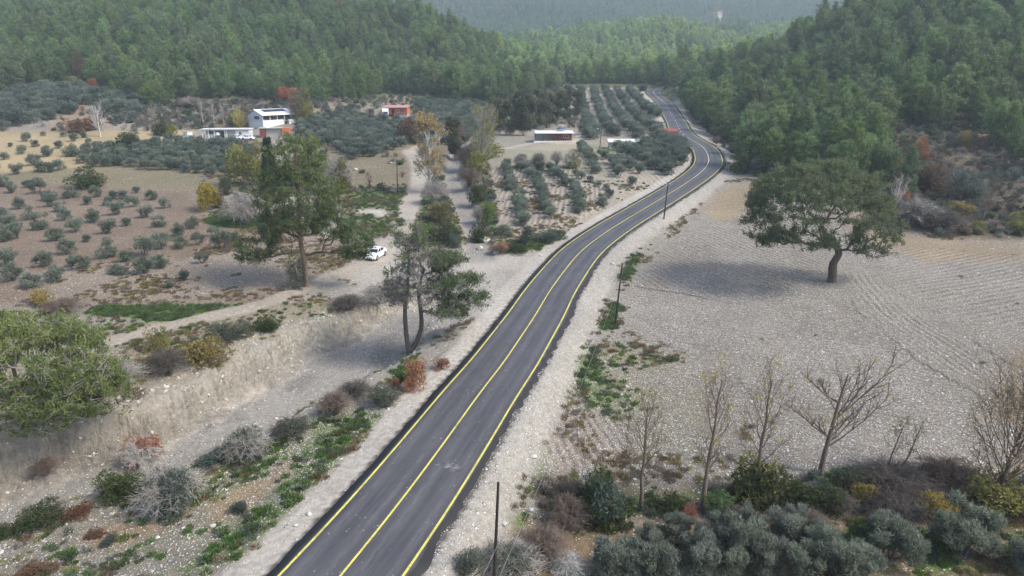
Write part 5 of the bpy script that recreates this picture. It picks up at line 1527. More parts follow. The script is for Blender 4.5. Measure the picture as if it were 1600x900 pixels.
fill([(882, 140), (1012, 139), (1030, 165), (1046, 195), (1044, 212), (1000, 214), (950, 214), (925, 218), (905, 205), (900, 190), (915, 165)], (6.6, 3.1), 1.18, 'dark', 4, ang=R(-4), jit=.13, hexa=False)
fill([(905, 205), (900, 215), (918, 222), (940, 216)], 4, 1.2, 'dark', 4)
fill([(110, 246), (150, 232), (205, 226), (275, 222), (330, 228), (372, 226), (395, 240), (400, 275), (350, 280), (300, 272), (240, 268), (180, 262), (140, 262)], 3.2, 1.02, 'mid', 5)
fill([(455, 208), (470, 190), (540, 180), (585, 186), (640, 180), (690, 168), (745, 168), (765, 185), (745, 205), (722, 230), (640, 226), (600, 240), (560, 252), (520, 236), (490, 226)], 3.2, 1.02, 'dark', 6)
fill([(500, 180), (580, 160), (600, 172), (585, 184), (520, 186)], 4.6, .9, 'dark', 6, keep=.6)
fill([(640, 158), (700, 160), (760, 166), (740, 172), (680, 170), (645, 178)], 3.4, 1.0, 'dark', 6)
fill([(-20, 168), (40, 150), (110, 142), (150, 150), (130, 172), (90, 185), (20, 204), (-20, 206)], 5.0, 1.9, 'dark', 7)
fill([(150, 152), (225, 160), (225, 190), (180, 200), (150, 182)], 5.0, 1.8, 'dark', 7, keep=.8)
fill([(-120, 290), (-5, 270), (-5, 440), (-120, 440)], 7, 1.2, 'mid', 0, jit=.3)
rows = []
for x, y, s, st_, g_ in OL:
    p = at(x, y); zz = depth_of(*p); rows.append((p[0], p[1], s * zz / FPX, st_, g_))
rows += OLW
arr = [(a, b, float(hgt(a, b)), s, st_, g_) for a, b, s, st_, g_ in rows]
# keep the far rows off the road
arr = [r for r in arr if np.sqrt(((ROAD[:, :2] - np.array(r[:2])) ** 2).sum(1)).min() > 5.2]
KEEPOUT = [(at(865, 221)[:2], 10), (at(975, 228)[:2], 8), (at(415, 200)[:2], 10), (at(427, 212)[:2], 7), (at(350, 216)[:2], 9), (at(620, 184)[:2], 10), (at(1048, 215)[:2], 5), (at(600, 182)[:2], 5), (at(380, 214)[:2], 5)]
arr = [r for r in arr if all(np.hypot(r[0] - c[0], r[1] - c[1]) > k for c, k in KEEPOUT)]
sc_o = np.array([r[3] / depth_of(r[0], r[1], r[2]) for r in arr])
order = np.argsort(-sc_o)
print('olives', len(arr))
sets = {'near': ol_near, 'mid': ol_mid, 'dark': ol_dark}
st_pts, st_s = [], []
for n_i, i in enumerate(order):
    x, y, h, s, st_, g_ = arr[i]
    if n_i < 300:
        m = sets[st_][int(rngO.integers(0, len(sets[st_])))]
        e = empty('olive_tree', (x, y, h - .05), rngO.uniform(0, 6.28)); e.scale = (s, s * rngO.uniform(.9, 1.1), s * rngO.uniform(.85, 1.1))
        tag(e, GRP[g_][0], 'olive tree', GRP[g_][1])
        obj('crown', m[0], e); obj('trunk', m[1], e)
    else:
        st_pts.append((x, y, h - .05)); st_s.append(s)
if st_pts:
    scatter('olive_groves', [joined(p, 'far_olive') for p in ol_dark], st_pts, rngO.uniform(0, 6.28, len(st_pts)), np.array(st_s), seed=9)
# ------------------------------------------------------------------ solid parts
M_WALLW = plain('white_render', (.58, .575, .57), .85, .06)
M_WALLL = plain('pale_lilac_render', (.47, .47, .53), .85, .06)
M_METALW = plain('white_sheet_metal', (.64, .64, .64), .45, .05)
M_SHEET = plain('weathered_white_sheet', (.56, .54, .52), .6, .25, 1.5)
M_GREYC = plain('grey_concrete', (.36, .35, .33), .9, .15)
M_DARK = plain('dark_interior', (.03, .025, .025), .8, .2)
M_GLASS = plain('dark_window_glass', (.03, .035, .045), .12, .1); 
M_SOLAR = plain('solar_glass', (.025, .030, .045), .25, .2)
M_DRED = plain('dark_red_panel', (.15, .045, .035), .7, .12)
M_ORAN = plain('orange_panel', (.48, .13, .06), .6, .08)
M_REDCL = plain('red_cladding', (.30, .07, .045), .7, .12)
M_PINKR = plain('pinkish_red_roof_sheet', (.40, .20, .185), .55, .1)
M_REDSH = plain('faded_red_sheet', (.27, .075, .06), .6, .15)
M_BROWNW = plain('brown_timber', (.12, .065, .04), .7, .2)
M_BLUE = plain('blue_panel', (.05, .08, .20), .4, .2)
M_POLE = plain('dark_tarred_timber', (.030, .025, .022), .85, .2, 5)
M_STEELG = plain('galvanised_steel', (.35, .35, .36), .5, .1, 3, .6)
M_CARW = plain('white_car_paint', (.80, .80, .80), .25, .02)
M_CARG = plain('car_glass', (.02, .024, .035), .08, .05)
M_RUB = plain('black_rubber', (.02, .02, .02), .8, .1)
M_RIM = plain('grey_alloy', (.42, .42, .43), .35, .05, 3, .7)
M_LAMP = plain('headlight_lens', (.55, .57, .60), .15, .1)
M_BLK = plain('black_plastic', (.018, .018, .018), .5, .1)
M_RED = plain('red_lens', (.35, .02, .02), .3, .1)

class SB:
    def __init__(s): s.V = []; s.F3 = []; s.F4 = []; s.n = 0
    def box(s, x0, x1, y0, y1, z0, z1, bev=0):
        V = [(x, y, z) for z in (z0, z1) for y in (y0, y1) for x in (x0, x1)]
        s.V += V; n = s.n; s.n += 8
        s.F4 += [[n + i for i in f] for f in ((0, 2, 3, 1), (4, 5, 7, 6), (0, 1, 5, 4), (1, 3, 7, 5), (3, 2, 6, 7), (2, 0, 4, 6))]
        return s
    def prism(s, pts, a, b, axis='x'):
        """outline pts (u,v) extruded from a to b; axis x: (y,z) outline; axis y: (x,z) outline"""
        k = len(pts); n = s.n
        for c in (a, b):
            for u, v in pts: s.V.append((c, u, v) if axis == 'x' else (u, c, v))
        s.n += 2 * k
        for i in range(k):
            j = (i + 1) % k; s.F4.append([n + i, n + j, n + k + j, n + k + i])
        for off, rev in ((0, 1), (k, 0)):
            r = [n + off + i for i in range(k)]
            if rev: r = r[::-1]
            for i in range(1, k - 1): s.F3.append([r[0], r[i], r[i + 1]])
        return s
    def cyl(s, c, r, h, ax='z', k=12, r2=None):
        n = s.n; r2 = r if r2 is None else r2
        for q, rr_ in ((0, r), (1, r2)):
            for i in range(k):
                th = 2 * math.pi * i / k; u, v = math.cos(th) * rr_, math.sin(th) * rr_
                p = {'z': (u, v, q * h), 'x': (q * h, u, v), 'y': (u, q * h, v)}[ax]
                s.V.append((c[0] + p[0], c[1] + p[1], c[2] + p[2]))
        s.n += 2 * k
        for i in range(k):
            j = (i + 1) % k; s.F4.append([n + i, n + j, n + k + j, n + k + i])
        for off in (0, k):
            for i in range(1, k - 1): s.F3.append([n + off, n + off + i, n + off + i + 1])
        return s
    def build(s, name, mat, parent=None, smooth=False):
        F = []
        if s.F3: F.append(np.array(s.F3))
        if s.F4: F.append(np.array(s.F4))
        me = mesh_np(name, np.array(s.V, float), F, mat, smooth=smooth)
        import bmesh
        b = bmesh.new(); b.from_mesh(me); bmesh.ops.recalc_face_normals(b, faces=b.faces); b.to_mesh(me); b.free()
        return obj(name, me, parent)

def window(root, x0, x1, z0, z1, y, side='-y', frame=M_WALLW, glass=M_GLASS, w=.07, mull=1):
    """frame standing 3 cm proud of the wall, pane recessed; on a -y or -x wall"""
    def B(s, a0, a1, d0, d1, c0, c1):
        return s.box(a0, a1, d0, d1, c0, c1) if side == '-y' else s.box(d0, d1, a0, a1, c0, c1)
    f = SB()
    for a, b, c, d in ((x0, x0 + w, z0, z1), (x1 - w, x1, z0, z1), (x0 + w, x1 - w, z0, z0 + w), (x0 + w, x1 - w, z1 - w, z1)): B(f, a, b, y - .035, y + .01, c, d)
    for m in range(mull):
        xm = x0 + (x1 - x0) * (m + 1) / (mull + 1); B(f, xm - .03, xm + .03, y - .03, y + .01, z0 + w, z1 - w)
    fo = f.build('window', frame, root)
    g_ = SB(); B(g_, x0 + w, x1 - w, y - .012, y + .005, z0 + w, z1 - w); g_.build('pane', glass, fo)
    return fo

# ---- white two-level house with solar panels
p = at(415, 199)
yaw = R(50)
h = empty('white_house', (p[0] + .4, p[1] + 5, p[2] + .2), R(56))
L_, D_, z1, z2 = 13.6, 8.4, 1.7, 4.1
h.scale = (.93, .93, .93)
tag(h, 'white two-level house with a solar-panelled gable roof and long shaded veranda', 'house')
b = SB().box(-L_ / 2, L_ / 2, -D_ / 2, D_ / 2, -.6, z1); b.build('lower_wall', M_WALLW, h)
b = SB().box(-L_ / 2, L_ / 2, -D_ / 2 + 2.2, D_ / 2, z1 + .003, z2)
b.prism([(-D_ / 2, z2 + .003), (D_ / 2, z2 + .003), (0, z2 + 1.75)], -L_ / 2, -L_ / 2 + .2).prism([(-D_ / 2, z2 + .003), (D_ / 2, z2 + .003), (0, z2 + 1.75)], L_ / 2 - .2, L_ / 2)
b.box(-L_ / 2, -L_ / 2 + .2, -D_ / 2, -D_ / 2 + 2.19, z1 + .003, z2)
b.build('upper_wall', M_WALLL, h)
for sgn, nm in ((-1, 'roof_slope'), (1, 'roof_slope')):
    pts = [(0, z2 + 1.93), (sgn * (D_ / 2 + .7), z2 - .05), (sgn * (D_ / 2 + .7), z2 + .07), (0, z2 + 2.06)]
    SB().prism(pts, -L_ / 2 - .5, L_ / 2 + .5).build(nm, M_METALW if sgn < 0 else M_GREYC, h)
sl = math.atan2(1.98, D_ / 2 + .7)
for i in range(7):
    x0 = -4.6 + i * 1.42
    y_a, y_b = -.55, -2.45
    za = z2 + 2.06 - .55 * math.tan(sl) + .05; zb = z2 + 2.06 - 2.45 * math.tan(sl) + .05
    SB().prism([(y_a, za), (y_b, zb), (y_b, zb + .05), (y_a, za + .05)], x0, x0 + 1.32).build('solar_panel', M_SOLAR, h)
SB().box(-L_ / 2, L_ / 2, -D_ / 2 - .08, -D_ / 2 + .10, z1 + .004, z1 + .7).build('veranda_parapet', M_WALLW, h)
for i in range(5): SB().box(-L_ / 2 + .1 + i * 3.15, -L_ / 2 + .32 + i * 3.15, -D_ / 2 + .11, -D_ / 2 + .30, z1 + .004, z2 - .02).build('veranda_post', M_WALLW, h)
SB().box(-L_ / 2 + .25, L_ / 2 - .02, -D_ / 2 + 2.17, -D_ / 2 + 2.197, z1 + .01, z2 - .1).build('veranda_shade_wall', M_BROWNW, h)  # dark sheet over the rear wall, veranda shade painted as colour
SB().box(-L_ / 2 + 4.4, -L_ / 2 + 5.4, -D_ / 2 + 2.15, -D_ / 2 + 2.22, z1 + .01, z1 + 2.1).build('door', M_BROWNW, h)
window(h, -L_ / 2 + 1.3, -L_ / 2 + 3.2, z1 + .8, z1 + 1.9, -D_ / 2 + 2.17)
window(h, -L_ / 2 + 6.4, -L_ / 2 + 8.0, z1 + .8, z1 + 1.9, -D_ / 2 + 2.17)
window(h, -L_ / 2 + 9.2, -L_ / 2 + 11.0, z1 + .8, z1 + 1.9, -D_ / 2 + 2.17)
window(h, -2.4, .6, z1 + .9, z1 + 2.2, -L_ / 2, '-x', mull=2)
SB().box(2.6, 4.3, -D_ / 2 - .05, -D_ / 2 + .05, .2, 1.9).build('garage_door', M_DARK, h)
SB().box(3.6, 6.4, -D_ / 2 - 1.5, -D_ / 2 - .10, -.5, z1 + .6).build('stair_block', M_WALLW, h)

# ---- low white shed with open bays
p = at(352, 215)
h = empty('low_white_shed', (p[0], p[1] + 2, p[2] - .1), R(6)); W_s = 14.5
tag(h, 'low white flat-roofed shed with open dark bays left of the house', 'shed')
SB().box(-W_s / 2 - .4, W_s / 2 + .3, -2.8, 2.8, 2.55, 2.78).build('roof', M_WALLW, h)
SB().box(-W_s / 2 - .4, W_s / 2 + .3, -3.0, -2.81, 2.45, 2.85).build('fascia', M_GREYC, h)
SB().box(-W_s / 2, W_s / 2, 2.4, 2.6, -.3, 2.54).build('rear_wall', M_GREYC, h)
SB().box(3.2, W_s / 2, -2.6, 2.39, -.3, 2.54).build('store_room', M_WALLW, h)
for x in (-7.0, -5.2, -3.4, -.2, .3): SB().box(x, x + .28, -2.6, -2.35, -.3, 2.54).build('post', M_WALLW, h)
SB().box(.6, 3.19, -2.2, -2.1, -.3, 2.2).build('grey_gate', M_GREYC, h)
SB().box(-6.4, -3.5, -2.1, -2.0, -.3, 1.2).build('low_wall', M_WALLW, h)
window(h, 4.2, 5.1, .9, 1.9, -2.6)
SB().cyl((-2.4, -2.0, .9), .75, .9, 'z', 14).build('tank', M_METALW, h)
# ---- small white hut
p = at(294, 216)
h = empty('white_hut', (p[0], p[1], p[2] - .1), R(-24)); tag(h, 'tiny white box hut standing alone left of the low white shed', 'hut')
SB().box(-.95, .95, -1, 1, -.2, 2.1).build('wall', M_WALLW, h); SB().box(-1.1, 1.1, -1.15, 1.15, 2.103, 2.25).build('roof', M_GREYC, h)
SB().box(-.6, .1, -1.02, -.99, .9, 1.7).build('window', M_GREYC, h)
# ---- hut of red and orange panels with a grey roof
p = at(428, 214)
h = empty('panel_hut', (p[0], p[1] + 2, p[2] - .1), R(10)); tag(h, 'flat-roofed hut with dark red and bright orange walls below the white house', 'hut')
SB().box(-4.8, 2.2, -2.4, 2.4, 2.75, 2.95).build('roof', M_GREYC, h)
SB().box(-4.5, -2.7, -2.2, 2.2, -.3, 2.74).build('red_wall', M_DRED, h)
SB().box(-2.69, 2.0, -1.4, 2.2, -.3, 2.74).build('grey_wall', M_GREYC, h)
SB().box(2.21, 4.4, -2.3, 1.6, -.3, 2.9).build('orange_panel', M_ORAN, h)
SB().box(2.5, 3.2, -2.33, -2.29, .3, .6).build('vent', M_DRED, h)
SB().cyl((-2.3, 0, 2.96), .75, .35, 'z', 14, .15).build('roof_dome', M_METALW, h)
# ---- red cabin on a pale base
p = at(620, 183)
h = empty('red_cabin', (p[0], p[1] + 2.5, p[2] + .2), R(-4)); tag(h, 'red-clad cabin with a pinkish roof and bright orange end wall above the large grove', 'cabin')
SB().box(-3.2, 4.1, -2.3, 2.6, -1.2, .9).build('base', M_GREYC, h)
SB().box(-2.8, -.9, -2.34, -2.29, -1.2, .8).build('undercroft', M_DARK, h)
SB().box(-3.6, 4.1, -2.5, 2.6, .903, 3.3).build('wall', M_REDCL, h)
SB().box(4.101, 4.18, -2.45, 2.55, .95, 3.3).build('end_panel', M_ORAN, h)
SB().prism([(-3.2, 3.25), (3.0, 3.95), (3.0, 4.05), (-3.2, 3.36)], -4.9, 4.5).build('roof', M_PINKR, h)
window(h, .2, 1.3, 1.6, 2.6, -2.5); window(h, 2.3, 3.4, 1.6, 2.6, -2.5)
SB().box(-1.7, -.8, -2.54, -2.49, .95, 2.9).build('door', M_DARK, h)
# ---- farmhouse
p = at(867, 221)
h = empty('farmhouse', (p[0], p[1] + 2.5, p[2] - .1), R(2)); tag(h, 'small dark red farmhouse with a white awning roof by the eucalyptus clump', 'farmhouse')
SB().box(.4, 5.0, -2.2, 2.4, -.3, 2.5).build('wall', M_DRED, h)
SB().prism([(-3.3, 2.45), (1.6, 2.95), (1.6, 3.05), (-3.3, 2.57)], -6.0, 5.5).build('roof', M_SHEET, h)
for x in (-5.9, -3.8, -1.6, .0): SB().box(x, x + .14, -2.9, -2.76, -.3, 2.47).build('post', M_BROWNW, h)
SB().box(-5.9, .3, 1.6, 1.8, -.3, 2.5).build('porch_wall', M_GREYC, h)
window(h, 2.4, 3.9, 1.1, 2.0, -2.2)
SB().box(-6.4, 5.9, -3.6, -3.2, -.3, .35).build('terrace_wall', M_WALLW, h)
SB().prism([(-.4, 3.62), (1.2, 3.95), (1.2, 4.0), (-.4, 3.67)], 1.2, 3.4).build('solar_panel', M_BLUE, h)
for x in (1.3, 3.2): SB().box(x, x + .08, .9, .98, 3.15, 3.9).build('panel_leg', M_STEELG, h)
# ---- long white shed roof
p = at(977, 232)
h = empty('long_shed', (p[0], p[1] + 1.2, p[2] - .1), R(-3)); tag(h, 'long low shed with a streaked white roof among the orchard rows', 'shed')
SB().prism([(-1.7, 1.75), (1.9, 2.35), (1.9, 2.44), (-1.7, 1.85)], -4.6, 4.6).build('roof', M_SHEET, h)
SB().box(-4.3, -2.0, -1.3, 1.6, -.3, 1.78).build('wall', M_GREYC, h); SB().box(2.2, 4.3, -1.3, 1.6, -.3, 1.78).build('wall', M_GREYC, h)
SB().box(-1.99, 2.19, 1.3, 1.5, -.3, 1.9).build('rear_wall', M_GREYC, h)
for x in (-3.6, -2.9, -2.2, -1.5): SB().box(x, x + .16, -1.2, .9, 1.99, 2.3).build('rust_patch', M_DRED, h) if False else None
# ---- red metal shelter by the road
p = at(1044, 215)
h = empty('red_shelter', (p[0], p[1], p[2]), R(-6)); tag(h, 'faded red corrugated shelter roof on posts beside the far road', 'shelter')
for i in range(12):
    x = -2.7 + i * .45
    SB().prism([(-1.5, 1.9 + .06 * (i % 2)), (1.3, 2.5 + .06 * (i % 2)), (1.3, 2.56 + .06 * (i % 2)), (-1.5, 1.96 + .06 * (i % 2))], x, x + .44).build('roof_sheet', M_REDSH, h)
for x, y in ((-2.5, -1.3), (2.5, -1.3), (-2.5, 1.1), (2.5, 1.1)): SB().box(x, x + .12, y, y + .12, -.3, 2.0 if y < 0 else 2.45).build('post', M_BROWNW, h)
SB().box(-2.6, 2.7, -1.46, -1.38, 1.45, 1.9).build('side_sheet', M_REDSH, h)

# ------------------------------------------------------------------ vehicles
def car(name, pos, yaw, label, s=1.0, plate=True):
    """front towards local -y, length 4.5"""
    e = empty(name, pos, yaw); e.scale = (s, s, s); tag(e, label, 'car')
    # stations: y, half width at sill, half width at belt, z bottom, z shoulder, z top centre
    st_ = [(-2.24, .62, .58, .30, .52, .58), (-2.12, .80, .74, .20, .62, .70), (-1.85, .88, .82, .18, .72, .80), (-1.3, .90, .84, .18, .84, .93), (-.75, .90, .85, .18, .92, 1.00), (0, .90, .86, .18, .94, .97), (.9, .90, .86, .18, .96, .99), (1.5, .90, .84, .20, .99, 1.04), (2.0, .86, .78, .26, 1.00, 1.06), (2.22, .74, .66, .34, .90, .96)]
    ring = []
    for y, a, b_, zb, zs, zt in st_:
        ring.append([(-a * .92, y, zb), (-a, y, zb + .16), (-a, y, (zb + zs) / 2), (-b_, y, zs), (-b_ * .8, y, zt - .02), (0, y, zt), (b_ * .8, y, zt - .02), (b_, y, zs), (a, y, (zb + zs) / 2), (a, y, zb + .16), (a * .92, y, zb)])
    V = np.array(ring).reshape(-1, 3); k = 11; n = len(ring)
    I = np.arange(n * k).reshape(n, k)
    F = np.stack([I[:-1], np.roll(I, -1, 1)[:-1], np.roll(I, -1, 1)[1:], I[1:]], -1).reshape(-1, 4)
    caps = [[0, 0, 0]]; 
    F3 = [[I[0, 0], I[0, i + 1], I[0, i]] for i in range(1, k - 1)] + [[I[-1, 0], I[-1, i], I[-1, i + 1]] for i in range(1, k - 1)]
    body = obj('body', mesh_np('body', V, [np.array(F3), F], M_CARW, smooth=True), e)
    # glasshouse
    cab = [(-.98, .78, .96, .70, .98), (-.35, .80, .95, .60, 1.36), (.15, .80, .96, .60, 1.45), (.85, .80, .98, .60, 1.42), (1.35, .78, 1.0, .58, 1.26), (1.78, .72, 1.03, .62, 1.06)]
    V, k = [], 6
    for y, a, zb, b_, zt in cab: V += [(-a, y, zb - .05), (-(a * .55 + b_ * .45), y, (zb + zt) / 2), (-b_, y, zt - .03), (b_, y, zt - .03), ((a * .55 + b_ * .45), y, (zb + zt) / 2), (a, y, zb - .05)]
    I = np.arange(len(cab) * k).reshape(-1, k)
    F = np.stack([I[:-1], np.roll(I, -1, 1)[:-1], np.roll(I, -1, 1)[1:], I[1:]], -1).reshape(-1, 4)
    obj('windows', mesh_np('windows', np.array(V), [F], M_CARG, smooth=False), e)
    # roof skin and pillars, standing just proud of the glass
    rf = SB()
    ys = [(-.36, .60, 1.345), (.15, .60, 1.445), (.85, .60, 1.415), (1.20, .585, 1.31)]
    for (ya, wa, za), (yb, wb, zb_) in zip(ys[:-1], ys[1:]):
        n0 = rf.n
        rf.V += [(-wa - .02, ya, za - .03), (wa + .02, ya, za - .03), (wb + .02, yb, zb_ - .03), (-wb - .02, yb, zb_ - .03), (-wa * .8, ya, za + .035), (wa * .8, ya, za + .035), (wb * .8, yb, zb_ + .035), (-wb * .8, yb, zb_ + .035)]
        rf.n += 8; rf.F4 += [[n0 + 4, n0 + 5, n0 + 6, n0 + 7], [n0, n0 + 4, n0 + 7, n0 + 3], [n0 + 1, n0 + 2, n0 + 6, n0 + 5]]
        if ya == ys[0][0]: rf.F4.append([n0, n0 + 1, n0 + 5, n0 + 4])
    rf.build('roof', M_CARW, e)
    SB().box(-.42, .42, -.20, .05, 1.452, 1.470).build('sunroof', M_CARG, e)
    G = Geo()
    P0, P1 = [], []
    for sx in (-1, 1):
        P0 += [(sx * .79, -.96, .95), (sx * .815, .18, .95), (sx * .79, 1.15, .97), (sx * .74, 1.74, 1.03)]
        P1 += [(sx * .63, -.36, 1.33), (sx * .62, .20, 1.42), (sx * .62, 1.0, 1.37), (sx * .60, 1.30, 1.27)]
    segs(G, P0, P1, .045, .04, 4); obj('pillars', G.mesh('pillars', M_CARW), e)
    for sx in (-1, 1):
        for y in (-1.38, 1.32):
            w = SB().cyl((sx * .74 if sx > 0 else -.93, y, .32), .33, .19, 'x', 18).build('tyre', M_RUB, e)
            SB().cyl((.935 if sx > 0 else -.945, y, .32), .21, .012, 'x', 12).build('rim', M_RIM, w)
            SB().cyl((.895 if sx > 0 else -.905, y, .36), .385, .01, 'x', 18).build('wheel_arch', M_BLK, e)
        SB().prism([(sx * .40, .60), (sx * .80, .64), (sx * .78, .76), (sx * .44, .70)], -2.19, -2.02, 'y').build('headlight', M_LAMP, e)
        SB().prism([(sx * .42, .78), (sx * .74, .80), (sx * .72, .94), (sx * .44, .92)], 2.12, 2.20, 'y').build('tail_light', M_RED, e)
        SB().box(min(sx * .90, sx * 1.06), max(sx * .90, sx * 1.06), -.72, -.58, .96, 1.08).build('mirror', M_CARW, e)
        SB().prism([(sx * .46, .26), (sx * .76, .27), (sx * .74, .44), (sx * .50, .40)], -2.20, -2.10, 'y').build('fog_lamp_recess', M_BLK, e)
    SB().box(-.44, .44, -2.275, -2.15, .26, .42).build('lower_grille', M_BLK, e)
    SB().box(-.38, .38, -2.262, -2.15, .54, .59).build('upper_grille', M_BLK, e)
    SB().box(-.26, .26, -2.292, -2.276, .42, .53).build('number_plate', M_METALW, e)
    return e
p = at(583, 407); q2 = at(570, 424)
car('parked_car', (p[0] + .1, p[1] + 1.6, float(hgt(p[0], p[1] + 1.6)) + .0), R(-14), 'white saloon car with a sunroof standing on the dirt track left of the half-dead pine')
p = at(371, 218); car('parked_car', (p[0], p[1], p[2]), R(72), 'left one of the two white cars parked in front of the low white shed')
p = at(389, 218); car('parked_car', (p[0], p[1] - .5, p[2]), R(80), 'right one of the two white cars parked by the low white shed')
# lorry
p = at(600, 184.5)
e = empty('white_lorry', (p[0] + .2, p[1] + 2.5, p[2]), R(8)); tag(e, 'white box lorry parked left of the red cabin', 'lorry')
SB().prism([(-3.3, .5), (-1.7, .5), (-1.7, 2.5), (-2.9, 2.5), (-3.25, 1.5)], -1.05, 1.05).build('cab', M_METALW, e)
SB().prism([(-3.27, 1.55), (-3.22, 1.55), (-2.90, 2.35), (-2.95, 2.35)], -.9, .9).build('windscreen', M_CARG, e)
SB().prism([(-1.5, .9), (3.4, .9), (3.4, 3.1), (2.9, 3.35), (-1.1, 3.35), (-1.5, 3.1)], -1.15, 1.15).build('box_body', M_METALW, e)
SB().box(-1.0, 1.0, -3.42, -3.28, .42, .8).build('bumper', M_BLK, e)
for y in (-2.4, 2.0):
    for sx in (-1.08, .84): w = SB().cyl((sx, y, .45), .45, .25, 'x', 16).build('tyre', M_RUB, e)

# ------------------------------------------------------------------ poles, wires
def pole(px, py, px2, py2, label, r=.11, arm=None, lamp=False, h=None):
    b_ = at(px, py); z = depth_of(*b_)
    u, v, w = ray(px2, py2)
    ztop = z + .2
    H = (CAM_H + w * ztop - b_[2])
    if h: H = h
    dx = u * ztop - b_[0]
    e = empty('utility_pole', b_); tag(e, label, 'utility pole')
    G = Geo(); n = 7; f = np.linspace(0, 1, n)
    tube(G, np.stack([dx * f, f * 0, -.5 + (H + .5) * f], -1), r * (1.15 - .45 * f), 10)
    V = G
    obj('pole', G.mesh('pole', M_POLE, True), e)
    SB().cyl((dx, 0, H - .005), r * .72, .05, 'z', 10, .02).build('pole_cap', M_POLE, e)
    if arm:
        SB().box(dx - arm, dx + arm, -.06, .06, H - .35, H - .25).build('crossarm', M_STEELG, e)
        for sx in (-.8, .8): SB().cyl((dx + sx * arm, 0, H - .25), .05, .16, 'z', 8, .03).build('insulator', M_WALLW, e)
    if lamp:
        SB().box(dx - .9, dx - .04, -.03, .03, H - .75, H - .68).build('lamp_arm', M_STEELG, e)
        SB().box(dx - 1.3, dx - .85, -.12, .12, H - .80, H - .66).build('lamp_head', M_METALW, e)
    return np.array([b_[0] + dx, b_[1], b_[2] + H])
t1 = pole(770, 945, 780, 713, 'nearest dark timber pole between the road embankment and the green verge', .10)
t2 = pole(961, 508, 967, 403, 'dark timber pole on the green weeds at the foot of the embankment', .105)
t3 = pole(1037, 342, 1040, 282, 'dark timber pole standing against the road at the top of the straight', .11, arm=.45)
t4 = pole(621, 306, 623, 246, 'dark pole with a small lamp left of the dirt track', .10, lamp=True)
t5 = pole(937, 231, 939, 196, 'thin pole with a lamp among the orchard rows right of the farmhouse', .10, lamp=True)
t6 = pole(330, 225, 331, 199, 'thin grey pole in front of the low white shed', .09)
t7 = pole(961, 258, 962, 232, 'short pole in front of the long white shed', .08)
def wire(a, b_, sag, label, name='overhead_wire', r=.008, n=18):
    f = np.linspace(0, 1, n)[:, None]
    P = a * (1 - f) + b_ * f; P[:, 2] -= sag * 4 * (f * (1 - f))[:, 0]
    G = Geo(); tube(G, P, np.full(n, r), 5)
    o = obj(name, G.mesh(name, M_STEELG, True)); tag(o, label, 'wire')
off = np.array([.0, 0, -.1])
far_l = np.array([at(655, 960)[0], at(655, 960)[1], 0]) 
tA = np.array([at(640, 1000)[0] + 3.2, at(640, 1000)[1] - 6, 6.6])
wire(t2 + off, tA, .9, 'thin wire running from the weed-side pole down past the lower embankment, upper strand')
wire(t2 + off + np.array([.25, 0, -.5]), tA + np.array([.5, 0, -.5]), 1.0, 'thin wire running from the weed-side pole down past the lower embankment, lower strand')
wire(t2 + off, t3 + off, .7, 'thin wire between the weed-side pole and the pole by the road')
wire(t3 + off, t5 + off, 1.6, 'thin wire crossing the far orchard to the lamp pole')

# ------------------------------------------------------------------ boulders and loose stones
def rock(seed, k=10):
    rng = np.random.default_rng(seed)
    import bmesh
    b_ = bmesh.new(); bmesh.ops.create_icosphere(b_, subdivisions=2 if k > 5 else 1, radius=1)
    dirs = nrm(rng.normal(size=(9, 3))); cut = rng.uniform(.62, .95, 9)
    for v in b_.verts:
        c = np.array(v.co)
        for d, q in zip(dirs, cut):
            o_ = c @ d - q
            if o_ > 0: c = c - d * o_
        v.co = Vector(c * np.array([1, .8, .62]))
    me = bpy.data.meshes.new('rock'); b_.to_mesh(me); b_.free(); me.materials.append(M_STONE); return me
RK = [rock(i) for i in range(4)]; RKS = [rock(20 + i, 1) for i in range(4)]
for k, (x, y, s, lb) in enumerate([(757, 378, 1.5, 'largest pale boulder at the stream mouth'), (750, 390, 1.0, 'pale boulder just below the largest one'), (776, 396, .8, 'pinkish boulder at the edge of the gravel yard'), (700, 398, .5, 'white stone block in the gravel yard'),
                                   (870, 374, .5, 'white boulder at the road shoulder by the orchard'), (333, 823, .30, 'white stone on the edge of the left road shoulder'), (483, 804, .32, 'white boulder beside the left road shoulder'), (462, 822, .22, 'smaller white stone beside the shoulder boulder'),
                                   (957, 413, .5, 'white block on the embankment beside the weed-side pole'), (53, 820, .35, 'white stone beside the low green bushes at left'), (833, 715, .4, 'pale stone on the green verge below the straight'), (788, 820, .35, 'yellowish stone on the green verge by the nearest pole'), (830, 798, .3, 'white stone below the domed brown bush'),
                                   (556, 266, .9, 'white block beside the tall pine crown'), (1146, 262, .5, 'white stone at the far road bend'), (845, 400, .4, 'pale stone on the junction corner')]):
    p = at(x, y); o = obj('boulder', RK[k % 4], None, p + np.array([0, 0, s * .2]), k * 1.9); s *= .75; o.scale = (s, s * .9, s); tag(o, lb, 'boulder')
rs = np.random.default_rng(31)
pts = []
def strew(poly, n, pmask=None):
    P = wpoly(poly); q_ = rand_in(rs, P, n); pts.append(q_)
strew([(0, 900), (0, 830), (300, 720), (480, 650), (650, 590), (670, 600), (420, 890)], 9000)
strew([(850, 760), (905, 600), (960, 480), (1100, 420), (1620, 480), (1620, 745), (1280, 740), (1000, 765)], 22000)
strew([(350, 690), (470, 600), (620, 520), (700, 500), (720, 520), (640, 600), (420, 700)], 4500)
strew([(0, 790), (300, 690), (430, 640), (430, 660), (300, 720), (0, 820)], 1200)
strew([(100, 520), (400, 480), (560, 460), (500, 500), (330, 560), (250, 590)], 2200)
strew([(600, 480), (640, 430), (820, 400), (760, 480), (700, 510)], 1500)
